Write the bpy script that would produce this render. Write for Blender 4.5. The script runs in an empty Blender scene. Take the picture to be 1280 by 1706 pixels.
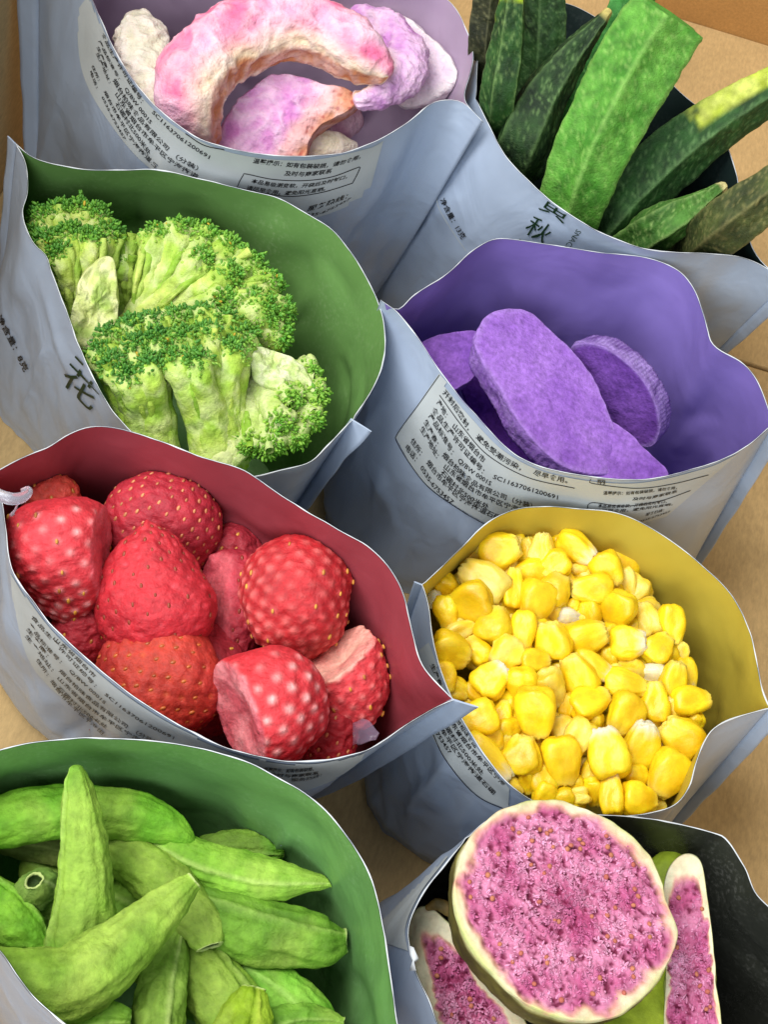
import bpy, math, random
import numpy as np
from mathutils import Vector, Matrix
from mathutils.bvhtree import BVHTree

random.seed(5)
rng = np.random.default_rng(5)
SC = bpy.context.scene
COL = SC.collection
S = 0.01                                   # everything below is measured in centimetres

# ------------------------------------------------------------------ camera
PITCH, ROLL, FPX = math.radians(58), math.radians(17), 2400.0
CAM = np.array([0, 0, 37.0])
FW = np.array([0, math.cos(PITCH), -math.sin(PITCH)])
X0 = np.array([1.0, 0, 0])
U0 = np.array([0, math.sin(PITCH), math.cos(PITCH)])
RT = math.cos(ROLL) * X0 + math.sin(ROLL) * U0
UP = math.cos(ROLL) * U0 - math.sin(ROLL) * X0
cd = bpy.data.cameras.new('camera')
cam = bpy.data.objects.new('camera', cd)
COL.objects.link(cam)
cd.sensor_fit = 'HORIZONTAL'
cd.sensor_width = 36.0
cd.lens = 36.0 * FPX / 1280.0
cd.clip_start, cd.clip_end = 0.01, 20.0
mw = Matrix.Identity(4)
for i, ax in enumerate((RT, UP, -FW)):
    for j in range(3):
        mw[j][i] = ax[j]
mw.translation = Vector(CAM * S)
cam.matrix_world = mw
SC.camera = cam

# ------------------------------------------------------------------ light
W = bpy.data.worlds.new('World')
SC.world = W
W.use_nodes = True
bg = W.node_tree.nodes['Background']
bg.inputs[0].default_value = (0.93, 0.97, 1.0, 1)
bg.inputs[1].default_value = 0.43


def area(name, loc, target, size, power, col):
    l = bpy.data.lights.new(name, 'AREA')
    l.shape = 'DISK'
    l.size, l.energy, l.color = size * S, power, col
    o = bpy.data.objects.new(name, l)
    COL.objects.link(o)
    o.location = Vector(loc) * S
    o.rotation_euler = (Vector(target) - Vector(loc)).to_track_quat('-Z', 'Y').to_euler()
    return o


area('ceiling_lamp', (-42, 16, 88), (0, 20, 6), 62, 10.3, (1.0, 0.98, 0.96))
area('window_light', (-14, -62, 62), (0, 20, 6), 70, 6.5, (0.90, 0.95, 1.0))
SC.view_settings.view_transform = 'Standard'
SC.view_settings.look = 'None'
SC.view_settings.exposure = 0.1
SC.view_settings.gamma = 1.0
SC.view_settings.use_curve_mapping = False


# ------------------------------------------------------------------ helpers
def lin(c):
    """'#rrggbb' -> linear rgb"""
    c = c.lstrip('#')
    v = np.array([int(c[i:i + 2], 16) / 255 for i in (0, 2, 4)])
    return np.where(v <= 0.04045, v / 12.92, ((v + 0.055) / 1.055) ** 2.4)


def at(px, py, z):
    """the point at height z that stands where the photograph shows (px, py)"""
    d = FW + (px - 640) / FPX * RT - (py - 853) / FPX * UP
    return CAM + (z - CAM[2]) / d[2] * d


def ray(px, py):
    d = FW + (px - 640) / FPX * RT - (py - 853) / FPX * UP
    return d / np.linalg.norm(d)


def cm_per_px(p):
    return float((np.asarray(p) - CAM) @ FW) / FPX


_perm = np.random.default_rng(11).permutation(256)
_g = np.random.default_rng(12).normal(size=(256, 3))
_g /= np.linalg.norm(_g, axis=1)[:, None]


def noise(p):
    p = np.asarray(p, float)
    i = np.floor(p).astype(int)
    f = p - i
    u = f * f * f * (f * (f * 6 - 15) + 10)
    r = 0
    for dx in (0, 1):
        wx = u[..., 0] if dx else 1 - u[..., 0]
        for dy in (0, 1):
            wy = u[..., 1] if dy else 1 - u[..., 1]
            for dz in (0, 1):
                wz = u[..., 2] if dz else 1 - u[..., 2]
                h = _perm[(_perm[(_perm[(i[..., 0] + dx) & 255] + i[..., 1] + dy) & 255] + i[..., 2] + dz) & 255]
                d = _g[h]
                r = r + wx * wy * wz * (d[..., 0] * (f[..., 0] - dx) + d[..., 1] * (f[..., 1] - dy) + d[..., 2] * (f[..., 2] - dz))
    return r * 1.6


def fbm(p, o=3, gain=0.5):
    p = np.asarray(p, float)
    r, a = 0, 1.0
    for k in range(o):
        r = r + a * noise(p * 2.03 ** k + 17.3 * k)
        a *= gain
    return r


def ridge(p, o=3):
    p = np.asarray(p, float)
    r, a = 0, 1.0
    for k in range(o):
        r = r + a * (1 - 2 * np.abs(noise(p * 2.03 ** k + 9.7 * k)))
        a *= 0.5
    return r


def sst(a, b, x):
    t = np.clip((np.asarray(x, float) - a) / (b - a), 0, 1)
    return t * t * (3 - 2 * t)


def mix(a, b, f):
    f = np.asarray(f, float)[..., None]
    return np.asarray(a) * (1 - f) + np.asarray(b) * f


def unit(v):
    v = np.asarray(v, float)
    return v / (np.linalg.norm(v, axis=-1, keepdims=True) + 1e-12)


def catmull(pts, n, closed=False):
    """n points evenly spaced along a smooth curve through pts (k, d)"""
    P = np.asarray(pts, float)
    k = len(P)
    if closed:
        Q = np.vstack([P[-1], P, P[0], P[1]])
        segs = k
    else:
        Q = np.vstack([2 * P[0] - P[1], P, 2 * P[-1] - P[-2]])
        segs = k - 1
    out = []
    for s in range(segs):
        a, b, c, d = Q[s:s + 4]
        for t in np.linspace(0, 1, 24, endpoint=False):
            out.append(0.5 * (2 * b + (c - a) * t + (2 * a - 5 * b + 4 * c - d) * t * t + (3 * b - a - 3 * c + d) * t ** 3))
    out.append(P[0] if closed else P[-1])
    out = np.array(out)
    m = min(3, out.shape[1])
    L = np.r_[0, np.cumsum(np.linalg.norm(np.diff(out[:, :m], axis=0), axis=1))]
    q = np.linspace(0, L[-1], n + 1)[:-1] if closed else np.linspace(0, L[-1], n)
    return np.stack([np.interp(q, L, out[:, j]) for j in range(out.shape[1])], 1)


def grid_faces(nu, nv, cu=False, cv=False, base=0):
    f = []
    for i in range(nu if cu else nu - 1):
        a, b = i * nv, ((i + 1) % nu) * nv
        for j in range(nv if cv else nv - 1):
            k = (j + 1) % nv
            f.append((base + a + j, base + b + j, base + b + k, base + a + k))
    return f


class MB:
    """collects pieces that become one mesh object"""

    def __init__(s):
        s.v, s.f, s.c, s.n = [], [], [], 0

    def add(s, V, F, col=None):
        V = np.asarray(V, float).reshape(-1, 3)
        s.v.append(V)
        off = s.n
        s.f += [tuple(i + off for i in q) for q in F]
        if col is None:
            col = (0.5, 0.5, 0.5)
        c = np.asarray(col, float)
        if c.ndim == 1:
            c = np.tile(c, (len(V), 1))
        s.c.append(c.reshape(-1, 3))
        s.n += len(V)

    def grid(s, P, col=None, cu=False, cv=False, flip=False):
        nu, nv = P.shape[:2]
        F = grid_faces(nu, nv, cu, cv)
        if flip:
            F = [q[::-1] for q in F]
        s.add(P.reshape(-1, 3), F, None if col is None else np.asarray(col).reshape(-1, 3) if np.ndim(col) > 1 else col)

    def mesh(s, name, origin, smooth=True):
        V = (np.vstack(s.v) - origin) * S
        me = bpy.data.meshes.new(name)
        me.from_pydata(V.tolist(), [], s.f)
        ca = me.color_attributes.new('col', 'FLOAT_COLOR', 'POINT')
        C = np.vstack(s.c)
        ca.data.foreach_set('color', np.c_[np.clip(C, 0, 1), np.ones(len(C))].astype(np.float32).ravel())
        if smooth:
            me.polygons.foreach_set('use_smooth', [True] * len(me.polygons))
        me.update()
        return me

    def build(s, name, mat, parent=None, origin=None, smooth=True, kind=None):
        """one object; under a parent the mesh is kept relative to the parent's base"""
        if origin is None:
            if parent is not None:
                origin = np.array(parent['_o'])
            else:
                V = np.vstack(s.v)
                origin = (V.min(0) + V.max(0)) / 2
        me = s.mesh(name, np.asarray(origin), smooth)
        me.materials.append(mat)
        o = bpy.data.objects.new(name, me)
        COL.objects.link(o)
        if parent is not None:
            o.parent = parent
            o['_o'] = [float(x) for x in parent['_o']]
        else:
            o.location = Vector(origin) * S
            o['_o'] = [float(x) for x in origin]
        if kind:
            o['kind'] = kind
        return o


def tag(o, label, cat, group=None):
    o['label'], o['category'] = label, cat
    if group:
        o['group'] = group
    return o


def thing(name, base, label, cat, group=None):
    o = bpy.data.objects.new(name, None)
    COL.objects.link(o)
    o.empty_display_size = 0.01
    o.location = Vector(base) * S
    o['_o'] = [float(x) for x in base]
    return tag(o, label, cat, group)


def ico(sub):
    t = (1 + 5 ** 0.5) / 2
    v = [(-1, t, 0), (1, t, 0), (-1, -t, 0), (1, -t, 0), (0, -1, t), (0, 1, t), (0, -1, -t), (0, 1, -t), (t, 0, -1), (t, 0, 1), (-t, 0, -1), (-t, 0, 1)]
    v = [unit(np.array(p, float)) for p in v]
    f = [(0, 11, 5), (0, 5, 1), (0, 1, 7), (0, 7, 10), (0, 10, 11), (1, 5, 9), (5, 11, 4), (11, 10, 2), (10, 7, 6), (7, 1, 8), (3, 9, 4), (3, 4, 2), (3, 2, 6), (3, 6, 8), (3, 8, 9), (4, 9, 5), (2, 4, 11), (6, 2, 10), (8, 6, 7), (9, 8, 1)]
    for _ in range(sub):
        cache, nf = {}, []

        def mid(a, b):
            k = (min(a, b), max(a, b))
            if k not in cache:
                v.append(unit(v[a] + v[b]))
                cache[k] = len(v) - 1
            return cache[k]
        for a, b, c in f:
            x, y, z = mid(a, b), mid(b, c), mid(c, a)
            nf += [(a, x, z), (b, y, x), (c, z, y), (x, y, z)]
        f = nf
    return np.array(v), f


ICO = {k: ico(k) for k in range(5)}


def blobs(mb, centers, axes, radii, cols, sub=1):
    """many small ellipsoids: centers (n,3), axes (n,3,3) rows = local axes, radii (n,3)"""
    v, f = ICO[sub]
    n, m = len(centers), len(v)
    V = np.einsum('mk,nk,nkj->nmj', v, radii, axes) + centers[:, None]
    fa = np.array(f)
    F = (fa[None] + (np.arange(n) * m)[:, None, None]).reshape(-1, fa.shape[1])
    mb.add(V.reshape(-1, 3), [tuple(int(x) for x in q) for q in F], np.repeat(cols, m, axis=0))


def frames(d):
    """orthonormal frames whose first row is d (n,3)"""
    d = unit(d)
    h = np.where(np.abs(d[:, 2:3]) < 0.9, np.array([[0, 0, 1.0]]), np.array([[1.0, 0, 0]]))
    b = unit(np.cross(d, h))
    return np.stack([d, b, np.cross(d, b)], 1)


# ------------------------------------------------------------------ materials
def newmat(name):
    m = bpy.data.materials.new(name)
    m.use_nodes = True
    nt = m.node_tree
    return m, nt, nt.nodes['Principled BSDF']


def nd(nt, kind, **kw):
    n = nt.nodes.new(kind)
    for k, v in kw.items():
        if k in n.inputs:
            n.inputs[k].default_value = v
        else:
            setattr(n, k, v)
    return n


def tex_noise(nt, scale, detail=4, rough=0.55, stretch=None, dist=0.0):
    tc = nd(nt, 'ShaderNodeTexCoord')
    src = tc.outputs['Object']
    if stretch:
        mp = nd(nt, 'ShaderNodeMapping')
        mp.inputs['Scale'].default_value = stretch
        nt.links.new(src, mp.inputs['Vector'])
        src = mp.outputs['Vector']
    n = nd(nt, 'ShaderNodeTexNoise', Scale=scale, Detail=detail, Roughness=rough, Distortion=dist)
    nt.links.new(src, n.inputs['Vector'])
    return n


def bump_chain(nt, bsdf, layers):
    """layers: (height socket, strength, distance in cm)"""
    prev = None
    for h, st, dist in layers:
        b = nd(nt, 'ShaderNodeBump', Strength=st, Distance=dist * S)
        nt.links.new(h, b.inputs['Height'])
        if prev is not None:
            nt.links.new(prev, b.inputs['Normal'])
        prev = b.outputs['Normal']
    if prev is not None:
        nt.links.new(prev, bsdf.inputs['Normal'])


def maprange(nt, sock, a, b, c, d):
    m = nd(nt, 'ShaderNodeMapRange')
    for k, v in zip(('From Min', 'From Max', 'To Min', 'To Max'), (a, b, c, d)):
        m.inputs[k].default_value = v
    nt.links.new(sock, m.inputs['Value'])
    return m.outputs['Result']


def flesh(name, rough=0.6, sss=0.0, sss_r=(1, 0.5, 0.3), sss_cm=0.2, mott=(40, 0.25), fine=(260, 0.3, 0.03), coarse=(60, 0.0, 0.1),
          spec=0.4, objvar=0.0, coat=0.0, fibre=None, sheen=0.0):
    """dried fruit and vegetable matter: pigment from the mesh colour attribute, mottling and relief from noise"""
    m, nt, b = newmat(name)
    at_ = nd(nt, 'ShaderNodeAttribute', attribute_name='col')
    col = at_.outputs['Color']
    n1 = tex_noise(nt, mott[0], 5, 0.62)
    val = maprange(nt, n1.outputs['Fac'], 0.28, 0.72, 1 - mott[1], 1 + mott[1])
    if objvar:
        oi = nd(nt, 'ShaderNodeObjectInfo')
        ov = maprange(nt, oi.outputs['Random'], 0, 1, 1 - objvar, 1 + objvar * 0.6)
        mm = nd(nt, 'ShaderNodeMath', operation='MULTIPLY')
        nt.links.new(val, mm.inputs[0])
        nt.links.new(ov, mm.inputs[1])
        val = mm.outputs[0]
    hs = nd(nt, 'ShaderNodeHueSaturation')
    nt.links.new(col, hs.inputs['Color'])
    nt.links.new(val, hs.inputs['Value'])
    nt.links.new(hs.outputs['Color'], b.inputs['Base Color'])
    layers = []
    if coarse[1]:
        nc = tex_noise(nt, coarse[0], 4, 0.5)
        layers.append((nc.outputs['Fac'], coarse[1], coarse[2]))
    if fine[1]:
        nf = tex_noise(nt, fine[0], 6, 0.65, fibre)
        layers.append((nf.outputs['Fac'], fine[1], fine[2]))
    bump_chain(nt, b, layers)
    b.inputs['Roughness'].default_value = rough
    b.inputs['Specular IOR Level'].default_value = spec
    if sss:
        b.inputs['Subsurface Weight'].default_value = sss
        b.inputs['Subsurface Radius'].default_value = sss_r
        b.inputs['Subsurface Scale'].default_value = sss_cm * S
    b.inputs['Coat Weight'].default_value = coat
    b.inputs['Coat Roughness'].default_value = 0.3
    if sheen:
        b.inputs['Sheen Weight'].default_value = sheen
        b.inputs['Sheen Roughness'].default_value = 0.5
    return m


def film(name, c, rough=0.42, metal=0.0, spec=0.5, dust=None, bump=0.12, scale=60, tint=None):
    m, nt, b = newmat(name)
    n1 = tex_noise(nt, 45, 4, 0.55)
    ca, cb = np.array(c) * 0.9, np.clip(np.array(c) * 1.08, 0, 1)
    mx = nd(nt, 'ShaderNodeMix', data_type='RGBA')
    nt.links.new(n1.outputs['Fac'], mx.inputs[0])
    mx.inputs[6].default_value = (*ca, 1)
    mx.inputs[7].default_value = (*cb, 1)
    out = mx.outputs[2]
    if dust is not None:
        n2 = tex_noise(nt, 900, 3, 0.6)
        n3 = tex_noise(nt, 70, 4, 0.6)
        mm = nd(nt, 'ShaderNodeMath', operation='MULTIPLY')
        nt.links.new(maprange(nt, n2.outputs['Fac'], 0.5, 0.72, 0, 1), mm.inputs[0])
        nt.links.new(maprange(nt, n3.outputs['Fac'], 0.4, 0.7, 0, 0.55), mm.inputs[1])
        m2 = nd(nt, 'ShaderNodeMix', data_type='RGBA')
        nt.links.new(mm.outputs[0], m2.inputs[0])
        nt.links.new(out, m2.inputs[6])
        m2.inputs[7].default_value = (*dust, 1)
        out = m2.outputs[2]
    nt.links.new(out, b.inputs['Base Color'])
    nb = tex_noise(nt, scale, 3, 0.45, None, 0.6)
    nf = tex_noise(nt, 420, 3, 0.5)
    bump_chain(nt, b, [(nb.outputs['Fac'], bump, 0.25), (nf.outputs['Fac'], 0.06, 0.02)])
    nr = tex_noise(nt, 90, 3, 0.6)
    nt.links.new(maprange(nt, nr.outputs['Fac'], 0.3, 0.7, rough - 0.07, rough + 0.1), b.inputs['Roughness'])
    b.inputs['Metallic'].default_value = metal
    b.inputs['Specular IOR Level'].default_value = spec
    return m


def plain(name, c, rough=0.5, spec=0.4):
    m, nt, b = newmat(name)
    n1 = tex_noise(nt, 300, 3, 0.5)
    hs = nd(nt, 'ShaderNodeHueSaturation')
    hs.inputs['Color'].default_value = (*c, 1)
    nt.links.new(maprange(nt, n1.outputs['Fac'], 0.3, 0.7, 0.88, 1.1), hs.inputs['Value'])
    nt.links.new(hs.outputs['Color'], b.inputs['Base Color'])
    b.inputs['Roughness'].default_value = rough
    b.inputs['Specular IOR Level'].default_value = spec
    return m


def kraft(name, c):
    m, nt, b = newmat(name)
    n1 = tex_noise(nt, 900, 5, 0.7, (1, 0.35, 1))
    n2 = tex_noise(nt, 28, 4, 0.6)
    n3 = tex_noise(nt, 2600, 2, 0.6)
    v1 = maprange(nt, n1.outputs['Fac'], 0.3, 0.7, 0.84, 1.14)
    v2 = maprange(nt, n2.outputs['Fac'], 0.3, 0.7, 0.88, 1.1)
    mm = nd(nt, 'ShaderNodeMath', operation='MULTIPLY')
    nt.links.new(v1, mm.inputs[0])
    nt.links.new(v2, mm.inputs[1])
    hs = nd(nt, 'ShaderNodeHueSaturation')
    hs.inputs['Color'].default_value = (*c, 1)
    nt.links.new(mm.outputs[0], hs.inputs['Value'])
    nt.links.new(hs.outputs['Color'], b.inputs['Base Color'])
    tc = nd(nt, 'ShaderNodeTexCoord')
    wv = nd(nt, 'ShaderNodeTexWave', Scale=70.0, Distortion=0.6)
    nt.links.new(tc.outputs['Object'], wv.inputs['Vector'])
    bump_chain(nt, b, [(wv.outputs['Fac'], 0.05, 0.04), (n1.outputs['Fac'], 0.22, 0.02), (n3.outputs['Fac'], 0.15, 0.01)])
    b.inputs['Roughness'].default_value = 0.85
    b.inputs['Specular IOR Level'].default_value = 0.2
    return m


M = {}
M['outer'] = film('pouch_outer_film', lin('#a6b4c8'), 0.38, 0.16, 0.5, bump=0.55, scale=48)
M['edge'] = plain('cut_film_edge', lin('#cdd2d6'), 0.4)
M['panel'] = film('printed_panel', lin('#b9bfbf'), 0.5, 0.05, 0.4, bump=0.12)
M['ink'] = plain('black_ink', (0.012, 0.012, 0.014), 0.5)
M['ink_green'] = plain('dark_green_ink', lin('#0d2a12'), 0.5)
M['ink_red'] = plain('dark_red_ink', lin('#5b2a28'), 0.5)
M['kraft'] = kraft('kraft_cardboard', lin('#c0a372'))
M['kraft_dark'] = kraft('kraft_cardboard_wall', lin('#b98d55'))
# ------------------------------------------------------------------ the cardboard box
def slab_box(mb, x0, x1, y0, y1, z0, z1, nx=2, ny=2):
    P = np.array([[x, y, z] for x in (x0, x1) for y in (y0, y1) for z in (z0, z1)])
    mb.add(P, [(0, 1, 3, 2), (4, 6, 7, 5), (0, 4, 5, 1), (2, 3, 7, 6), (0, 2, 6, 4), (1, 5, 7, 3)])


box = thing('cardboard_box', (0, 25, -0.4), 'open brown corrugated cardboard box that all the pouches stand in', 'box')
BX0, BX1, BY0, BY1, SEAM = -15.2, 22.0, -4.0, 49.4, 33.05


def board(name, x0, x1, y0, y1, z0, z1, mat):
    mb = MB()
    slab_box(mb, x0, x1, y0, y1, z0, z1)
    o = mb.build(name, M[mat], box, smooth=False)
    bv = o.modifiers.new('soft_edges', 'BEVEL')
    bv.width, bv.segments = 0.06 * S, 2
    return o


board('bottom_flap', BX0, BX1, BY0, SEAM - 0.07, -0.4, 0, 'kraft')
board('bottom_flap', BX0, BX1, SEAM + 0.07, BY1, -0.4, 0.03, 'kraft')
board('inner_flap', BX0, BX1, BY0, BY1, -0.85, -0.41, 'kraft_dark')
board('end_wall', BX0, BX1, BY1 + 0.01, BY1 + 0.45, -0.85, 17, 'kraft_dark')
board('end_wall', BX0, BX1, BY0 - 0.45, BY0 - 0.01, -0.85, 9, 'kraft_dark')
board('side_wall', BX0 - 0.45, BX0 - 0.01, BY0 - 0.45, BY1 + 0.45, -0.85, 17, 'kraft')
board('side_wall', BX1 + 0.01, BX1 + 0.45, BY0 - 0.45, BY1 + 0.45, -0.85, 17, 'kraft')


# ------------------------------------------------------------------ pouches
BAGS = {}
NS = 110                                   # columns on each face
NR = 46                                    # rows from rim to base


def rim3d(pts, z):
    out = []
    for p in pts:
        out.append(at(p[0], p[1], p[2] if len(p) > 2 else z))
    return catmull(out, NS)


def half_base(cx, cy, a, b, ang, front, e):
    t = np.linspace(math.pi, 2 * math.pi, 400) if front else np.linspace(math.pi, 0, 400)
    c, s = np.cos(t), np.sin(t)
    x = a * np.sign(c) * np.abs(c) ** (2 / e)
    y = b * np.sign(s) * np.abs(s) ** (2 / e)
    ca, sa = math.cos(ang), math.sin(ang)
    P = np.stack([cx + x * ca - y * sa, cy + x * sa + y * ca, 0 * x], 1)
    return catmull(P[::8], NS)


def pouch(key, label, z, front, back, base, liner, seed, q_pow=1.0, wr=0.09, e=2.6, fins=(0.5, 0.5), crease=0.15, bulge=0.0):
    cx, cy, a, b, angd = base
    ang = math.radians(angd)
    fr, bk = rim3d(front, z), rim3d(back, z)
    rim = np.vstack([fr, bk[::-1][1:-1]])
    bs = np.vstack([half_base(cx, cy, a, b, ang, True, e), half_base(cx, cy, a, b, ang, False, e)[::-1][1:-1]])
    n = len(rim)
    t = np.linspace(0, 1, NR)
    q = (t ** q_pow)[:, None, None]
    q = q * (1 - 0.35 * q * (1 - q))
    P = rim[None] * (1 - q) + bs[None] * q
    P[..., 2] = rim[None, :, 2] * (1 - t[:, None]) + 0.02 * t[:, None]
    ctr = P.mean(1, keepdims=True)
    # the lower edge curls in to the base
    k = 1 - 0.06 * sst(0.9, 1.0, t)[:, None, None] + bulge * np.sin(np.pi * t)[:, None, None]
    P[..., :2] = ctr[..., :2] + (P[..., :2] - ctr[..., :2]) * k

    def normals(P):
        du = np.roll(P, -1, 1) - np.roll(P, 1, 1)
        dv = np.gradient(P, axis=0)
        nn = np.cross(du, dv)
        nn = unit(nn)
        s = np.sign(((P - ctr) * nn)[..., :2].sum(-1).mean())
        return nn * (s if s else 1)
    N = normals(P)
    o = seed * 31.7
    w = sst(0.0, 0.16, t)[:, None]
    u = np.r_[np.linspace(0, 1, NS), np.linspace(1, 0, NS)[1:-1]]
    cf = sst(0.0, 0.14, np.minimum(u, 1 - u))[None, :]
    d = wr * fbm(P * 0.30 + o, 2) * w
    # creases: sharp, slanting folds that fade towards the mouth
    cr = ridge(P * np.array([0.22, 0.22, 0.15]) + o + 0.25 * fbm(P * 0.2 + o + 5, 2)[..., None], 2)
    d = d + crease * np.clip(cr - 0.85, 0, 1) * 2.0 * sst(0.03, 0.25, t)[:, None]
    c2 = ridge(P * np.array([0.5, 0.5, 0.12]) + o + 60 + 0.3 * fbm(P * 0.3 + o + 5, 2)[..., None], 1)
    d = d + 0.55 * crease * np.clip(c2 - 0.7, 0, 1) * 2.0 * sst(0.2, 0.6, t)[:, None]
    # long folds pressed into the film
    rf = np.random.default_rng(seed + 70)
    uu = np.r_[np.linspace(0, 1, NS), 2 - np.linspace(0, 1, NS)[::-1][1:-1]][None, :]
    for _ in range(9):
        ua, ub, ta, tb = rf.uniform(0.06, 1.9), rf.uniform(-0.16, 0.16), rf.uniform(0.05, 0.4), rf.uniform(0.55, 1.0)
        tc = t[:, None]
        wd = rf.uniform(0.008, 0.016)
        q_ = (uu - ua - ub * tc - 0.01 * np.sin(tc * 9 + ua * 20)) / wd
        am = rf.choice([-1, 1]) * rf.uniform(0.09, 0.2) * sst(ta, ta + 0.2, tc) * sst(tb + 0.05, tb - 0.2, tc)
        d = d + am * np.exp(-np.abs(q_) ** 1.3)
    d = d + 0.022 * fbm(P * np.array([1.1, 1.1, 0.5]) + o + 40, 2) + 0.03 * np.clip(ridge(P * np.array([0.8, 0.8, 0.5]) + o + 90, 2) - 0.6, 0, 1) * sst(0.1, 0.4, t)[:, None]
    P = P + N * (d * cf)[..., None]
    N = normals(P)
    root = thing('snack_pouch', (cx, cy, 0), label, 'pouch', 'snack pouches standing open in the box')
    # outer film with the base
    mb = MB()
    mb.grid(P.transpose(1, 0, 2), (0.5, 0.5, 0.5), cu=True)
    F = grid_faces(n, NR, True)
    c0 = P[-1].mean(0)
    c0[2] = 0.01
    mb.add(np.vstack([P[-1], c0]), [(i, (i + 1) % n, n) for i in range(n)])
    outer = mb.build('outer_film', M['outer'], root)
    # coloured liner, a little inside
    th = 0.035
    # towards the middle of the mouth, so that the two faces never cross at the corners
    inw = np.minimum(th, 0.3 * np.linalg.norm(P - P[:, np.r_[0, np.arange(n - 1, 0, -1)]], axis=-1))
    Q = P - N * inw[..., None]
    Q[..., 2] = np.maximum(Q[..., 2], 0.05)
    mb = MB()
    mb.grid(Q.transpose(1, 0, 2), cu=True, flip=True)
    c1 = Q[-1].mean(0)
    c1[2] = 0.05
    mb.add(np.vstack([Q[-1], c1]), [((i + 1) % n, i, n) for i in range(n)])
    mb.build('liner', liner, root)
    # pale cut edge all round the mouth, slightly ragged
    r = 0.011 * np.clip(1 + 1.1 * fbm(rim * 1.6 + o, 2), 0.35, 2.2)
    r = r + 0.03 * np.clip(noise(rim * 1.3 + o + 3) - 0.45, 0, 1)
    mid = (P[0] + Q[0]) / 2 + np.array([0, 0, 0.004])
    th_ = np.linspace(0, 2 * np.pi, 7)[:-1]
    ring = mid[:, None] + N[0][:, None] * (np.cos(th_)[None, :, None] * r[:, None, None]) + np.array([0, 0, 1.0]) * (np.sin(th_)[None, :, None] * r[:, None, None] * 0.8)
    mb = MB()
    mb.grid(ring, cu=True, cv=True)
    mb.build('cut_edge', M['edge'], root)
    # heat-sealed side seams: flat fins outward from the two corners
    axis = unit(fr[-1] - fr[0])
    axis[2] = 0
    for idx, sgn, wid in ((0, -1, fins[0]), (NS - 1, 1, fins[1])):
        if not wid:
            continue
        edge = P[:int(NR * 0.97), idx]
        tt = t[:int(NR * 0.97)]
        prev, nxt = P[:len(edge), (idx - 3) % n], P[:len(edge), (idx + 3) % n]
        out = unit(edge - (prev + nxt) / 2)
        out[:, 2] = 0
        out = unit(out * 0.5 + sgn * axis * 0.8)
        side = np.cross(out, [0, 0, 1.0])
        ww = wid * (1 - 0.45 * tt) * (1 + 0.08 * noise(np.c_[tt * 9 + o, tt * 0, tt * 0]))
        wav = 0.06 * noise(np.c_[tt * 5 + o, tt * 0 + 7, tt * 0])
        cols = []
        for u, hz in ((-0.12, 0.022), (0.35, 0.02), (0.8, 0.02), (1.0, 0.012), (1.0, -0.012), (0.8, -0.02), (0.35, -0.02), (-0.12, -0.022)):
            cols.append(edge + out * (ww * u)[:, None] + side * (hz + wav * max(u, 0))[:, None])
        G = np.stack(cols, 1)
        mb = MB()
        mb.grid(G, cv=True)
        top = G[0]
        mb.add(top, [tuple(range(8))])
        mb.build('side_seam', M['outer'], root)
    fcols = list(range(NS))
    vf = P[:, fcols].reshape(-1, 3)
    bvh = BVHTree.FromPolygons([tuple(v) for v in P.transpose(1, 0, 2).reshape(-1, 3)], F)
    BAGS[key] = dict(root=root, bvh=bvh, P=P, rim=rim)
    Pf = P.transpose(1, 0, 2)
    fc = np.array(F)
    gn = np.cross(Pf.reshape(-1, 3)[fc[:, 1]] - Pf.reshape(-1, 3)[fc[:, 0]], Pf.reshape(-1, 3)[fc[:, 2]] - Pf.reshape(-1, 3)[fc[:, 0]])
    BAGS[key]['sign'] = 1 if ((gn * (Pf.reshape(-1, 3)[fc[:, 0]] - ctr.reshape(-1, 3).mean(0)))[:, :2].sum(1).mean() > 0) else -1
    return root


def keep_in(key, G, gap=0.06):
    """food lies against the film, never through it"""
    B = BAGS[key]
    sh = G.shape
    V = G.reshape(-1, 3).copy()
    zt = B['rim'][:, 2].max()
    for i in np.where(V[:, 2] < zt)[0]:
        r = B['bvh'].find_nearest(Vector(V[i]), 2.5)
        if r[0] is None:
            continue
        nrm = r[1] * B['sign']
        dd = Vector(V[i]) - r[0]
        if V[i, 2] > r[0].z + 0.02 and abs(dd.z) > 0.5 * dd.length:
            continue
        if dd.dot(nrm) > -gap:
            V[i] = np.array(r[0] - nrm * gap)
    return V.reshape(sh)


def L(name, c, **kw):
    base = dict(rough=0.36, metal=0.22, spec=0.5, bump=0.5, scale=38)
    base.update(kw)
    return film(name, lin(c), **base)


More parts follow.
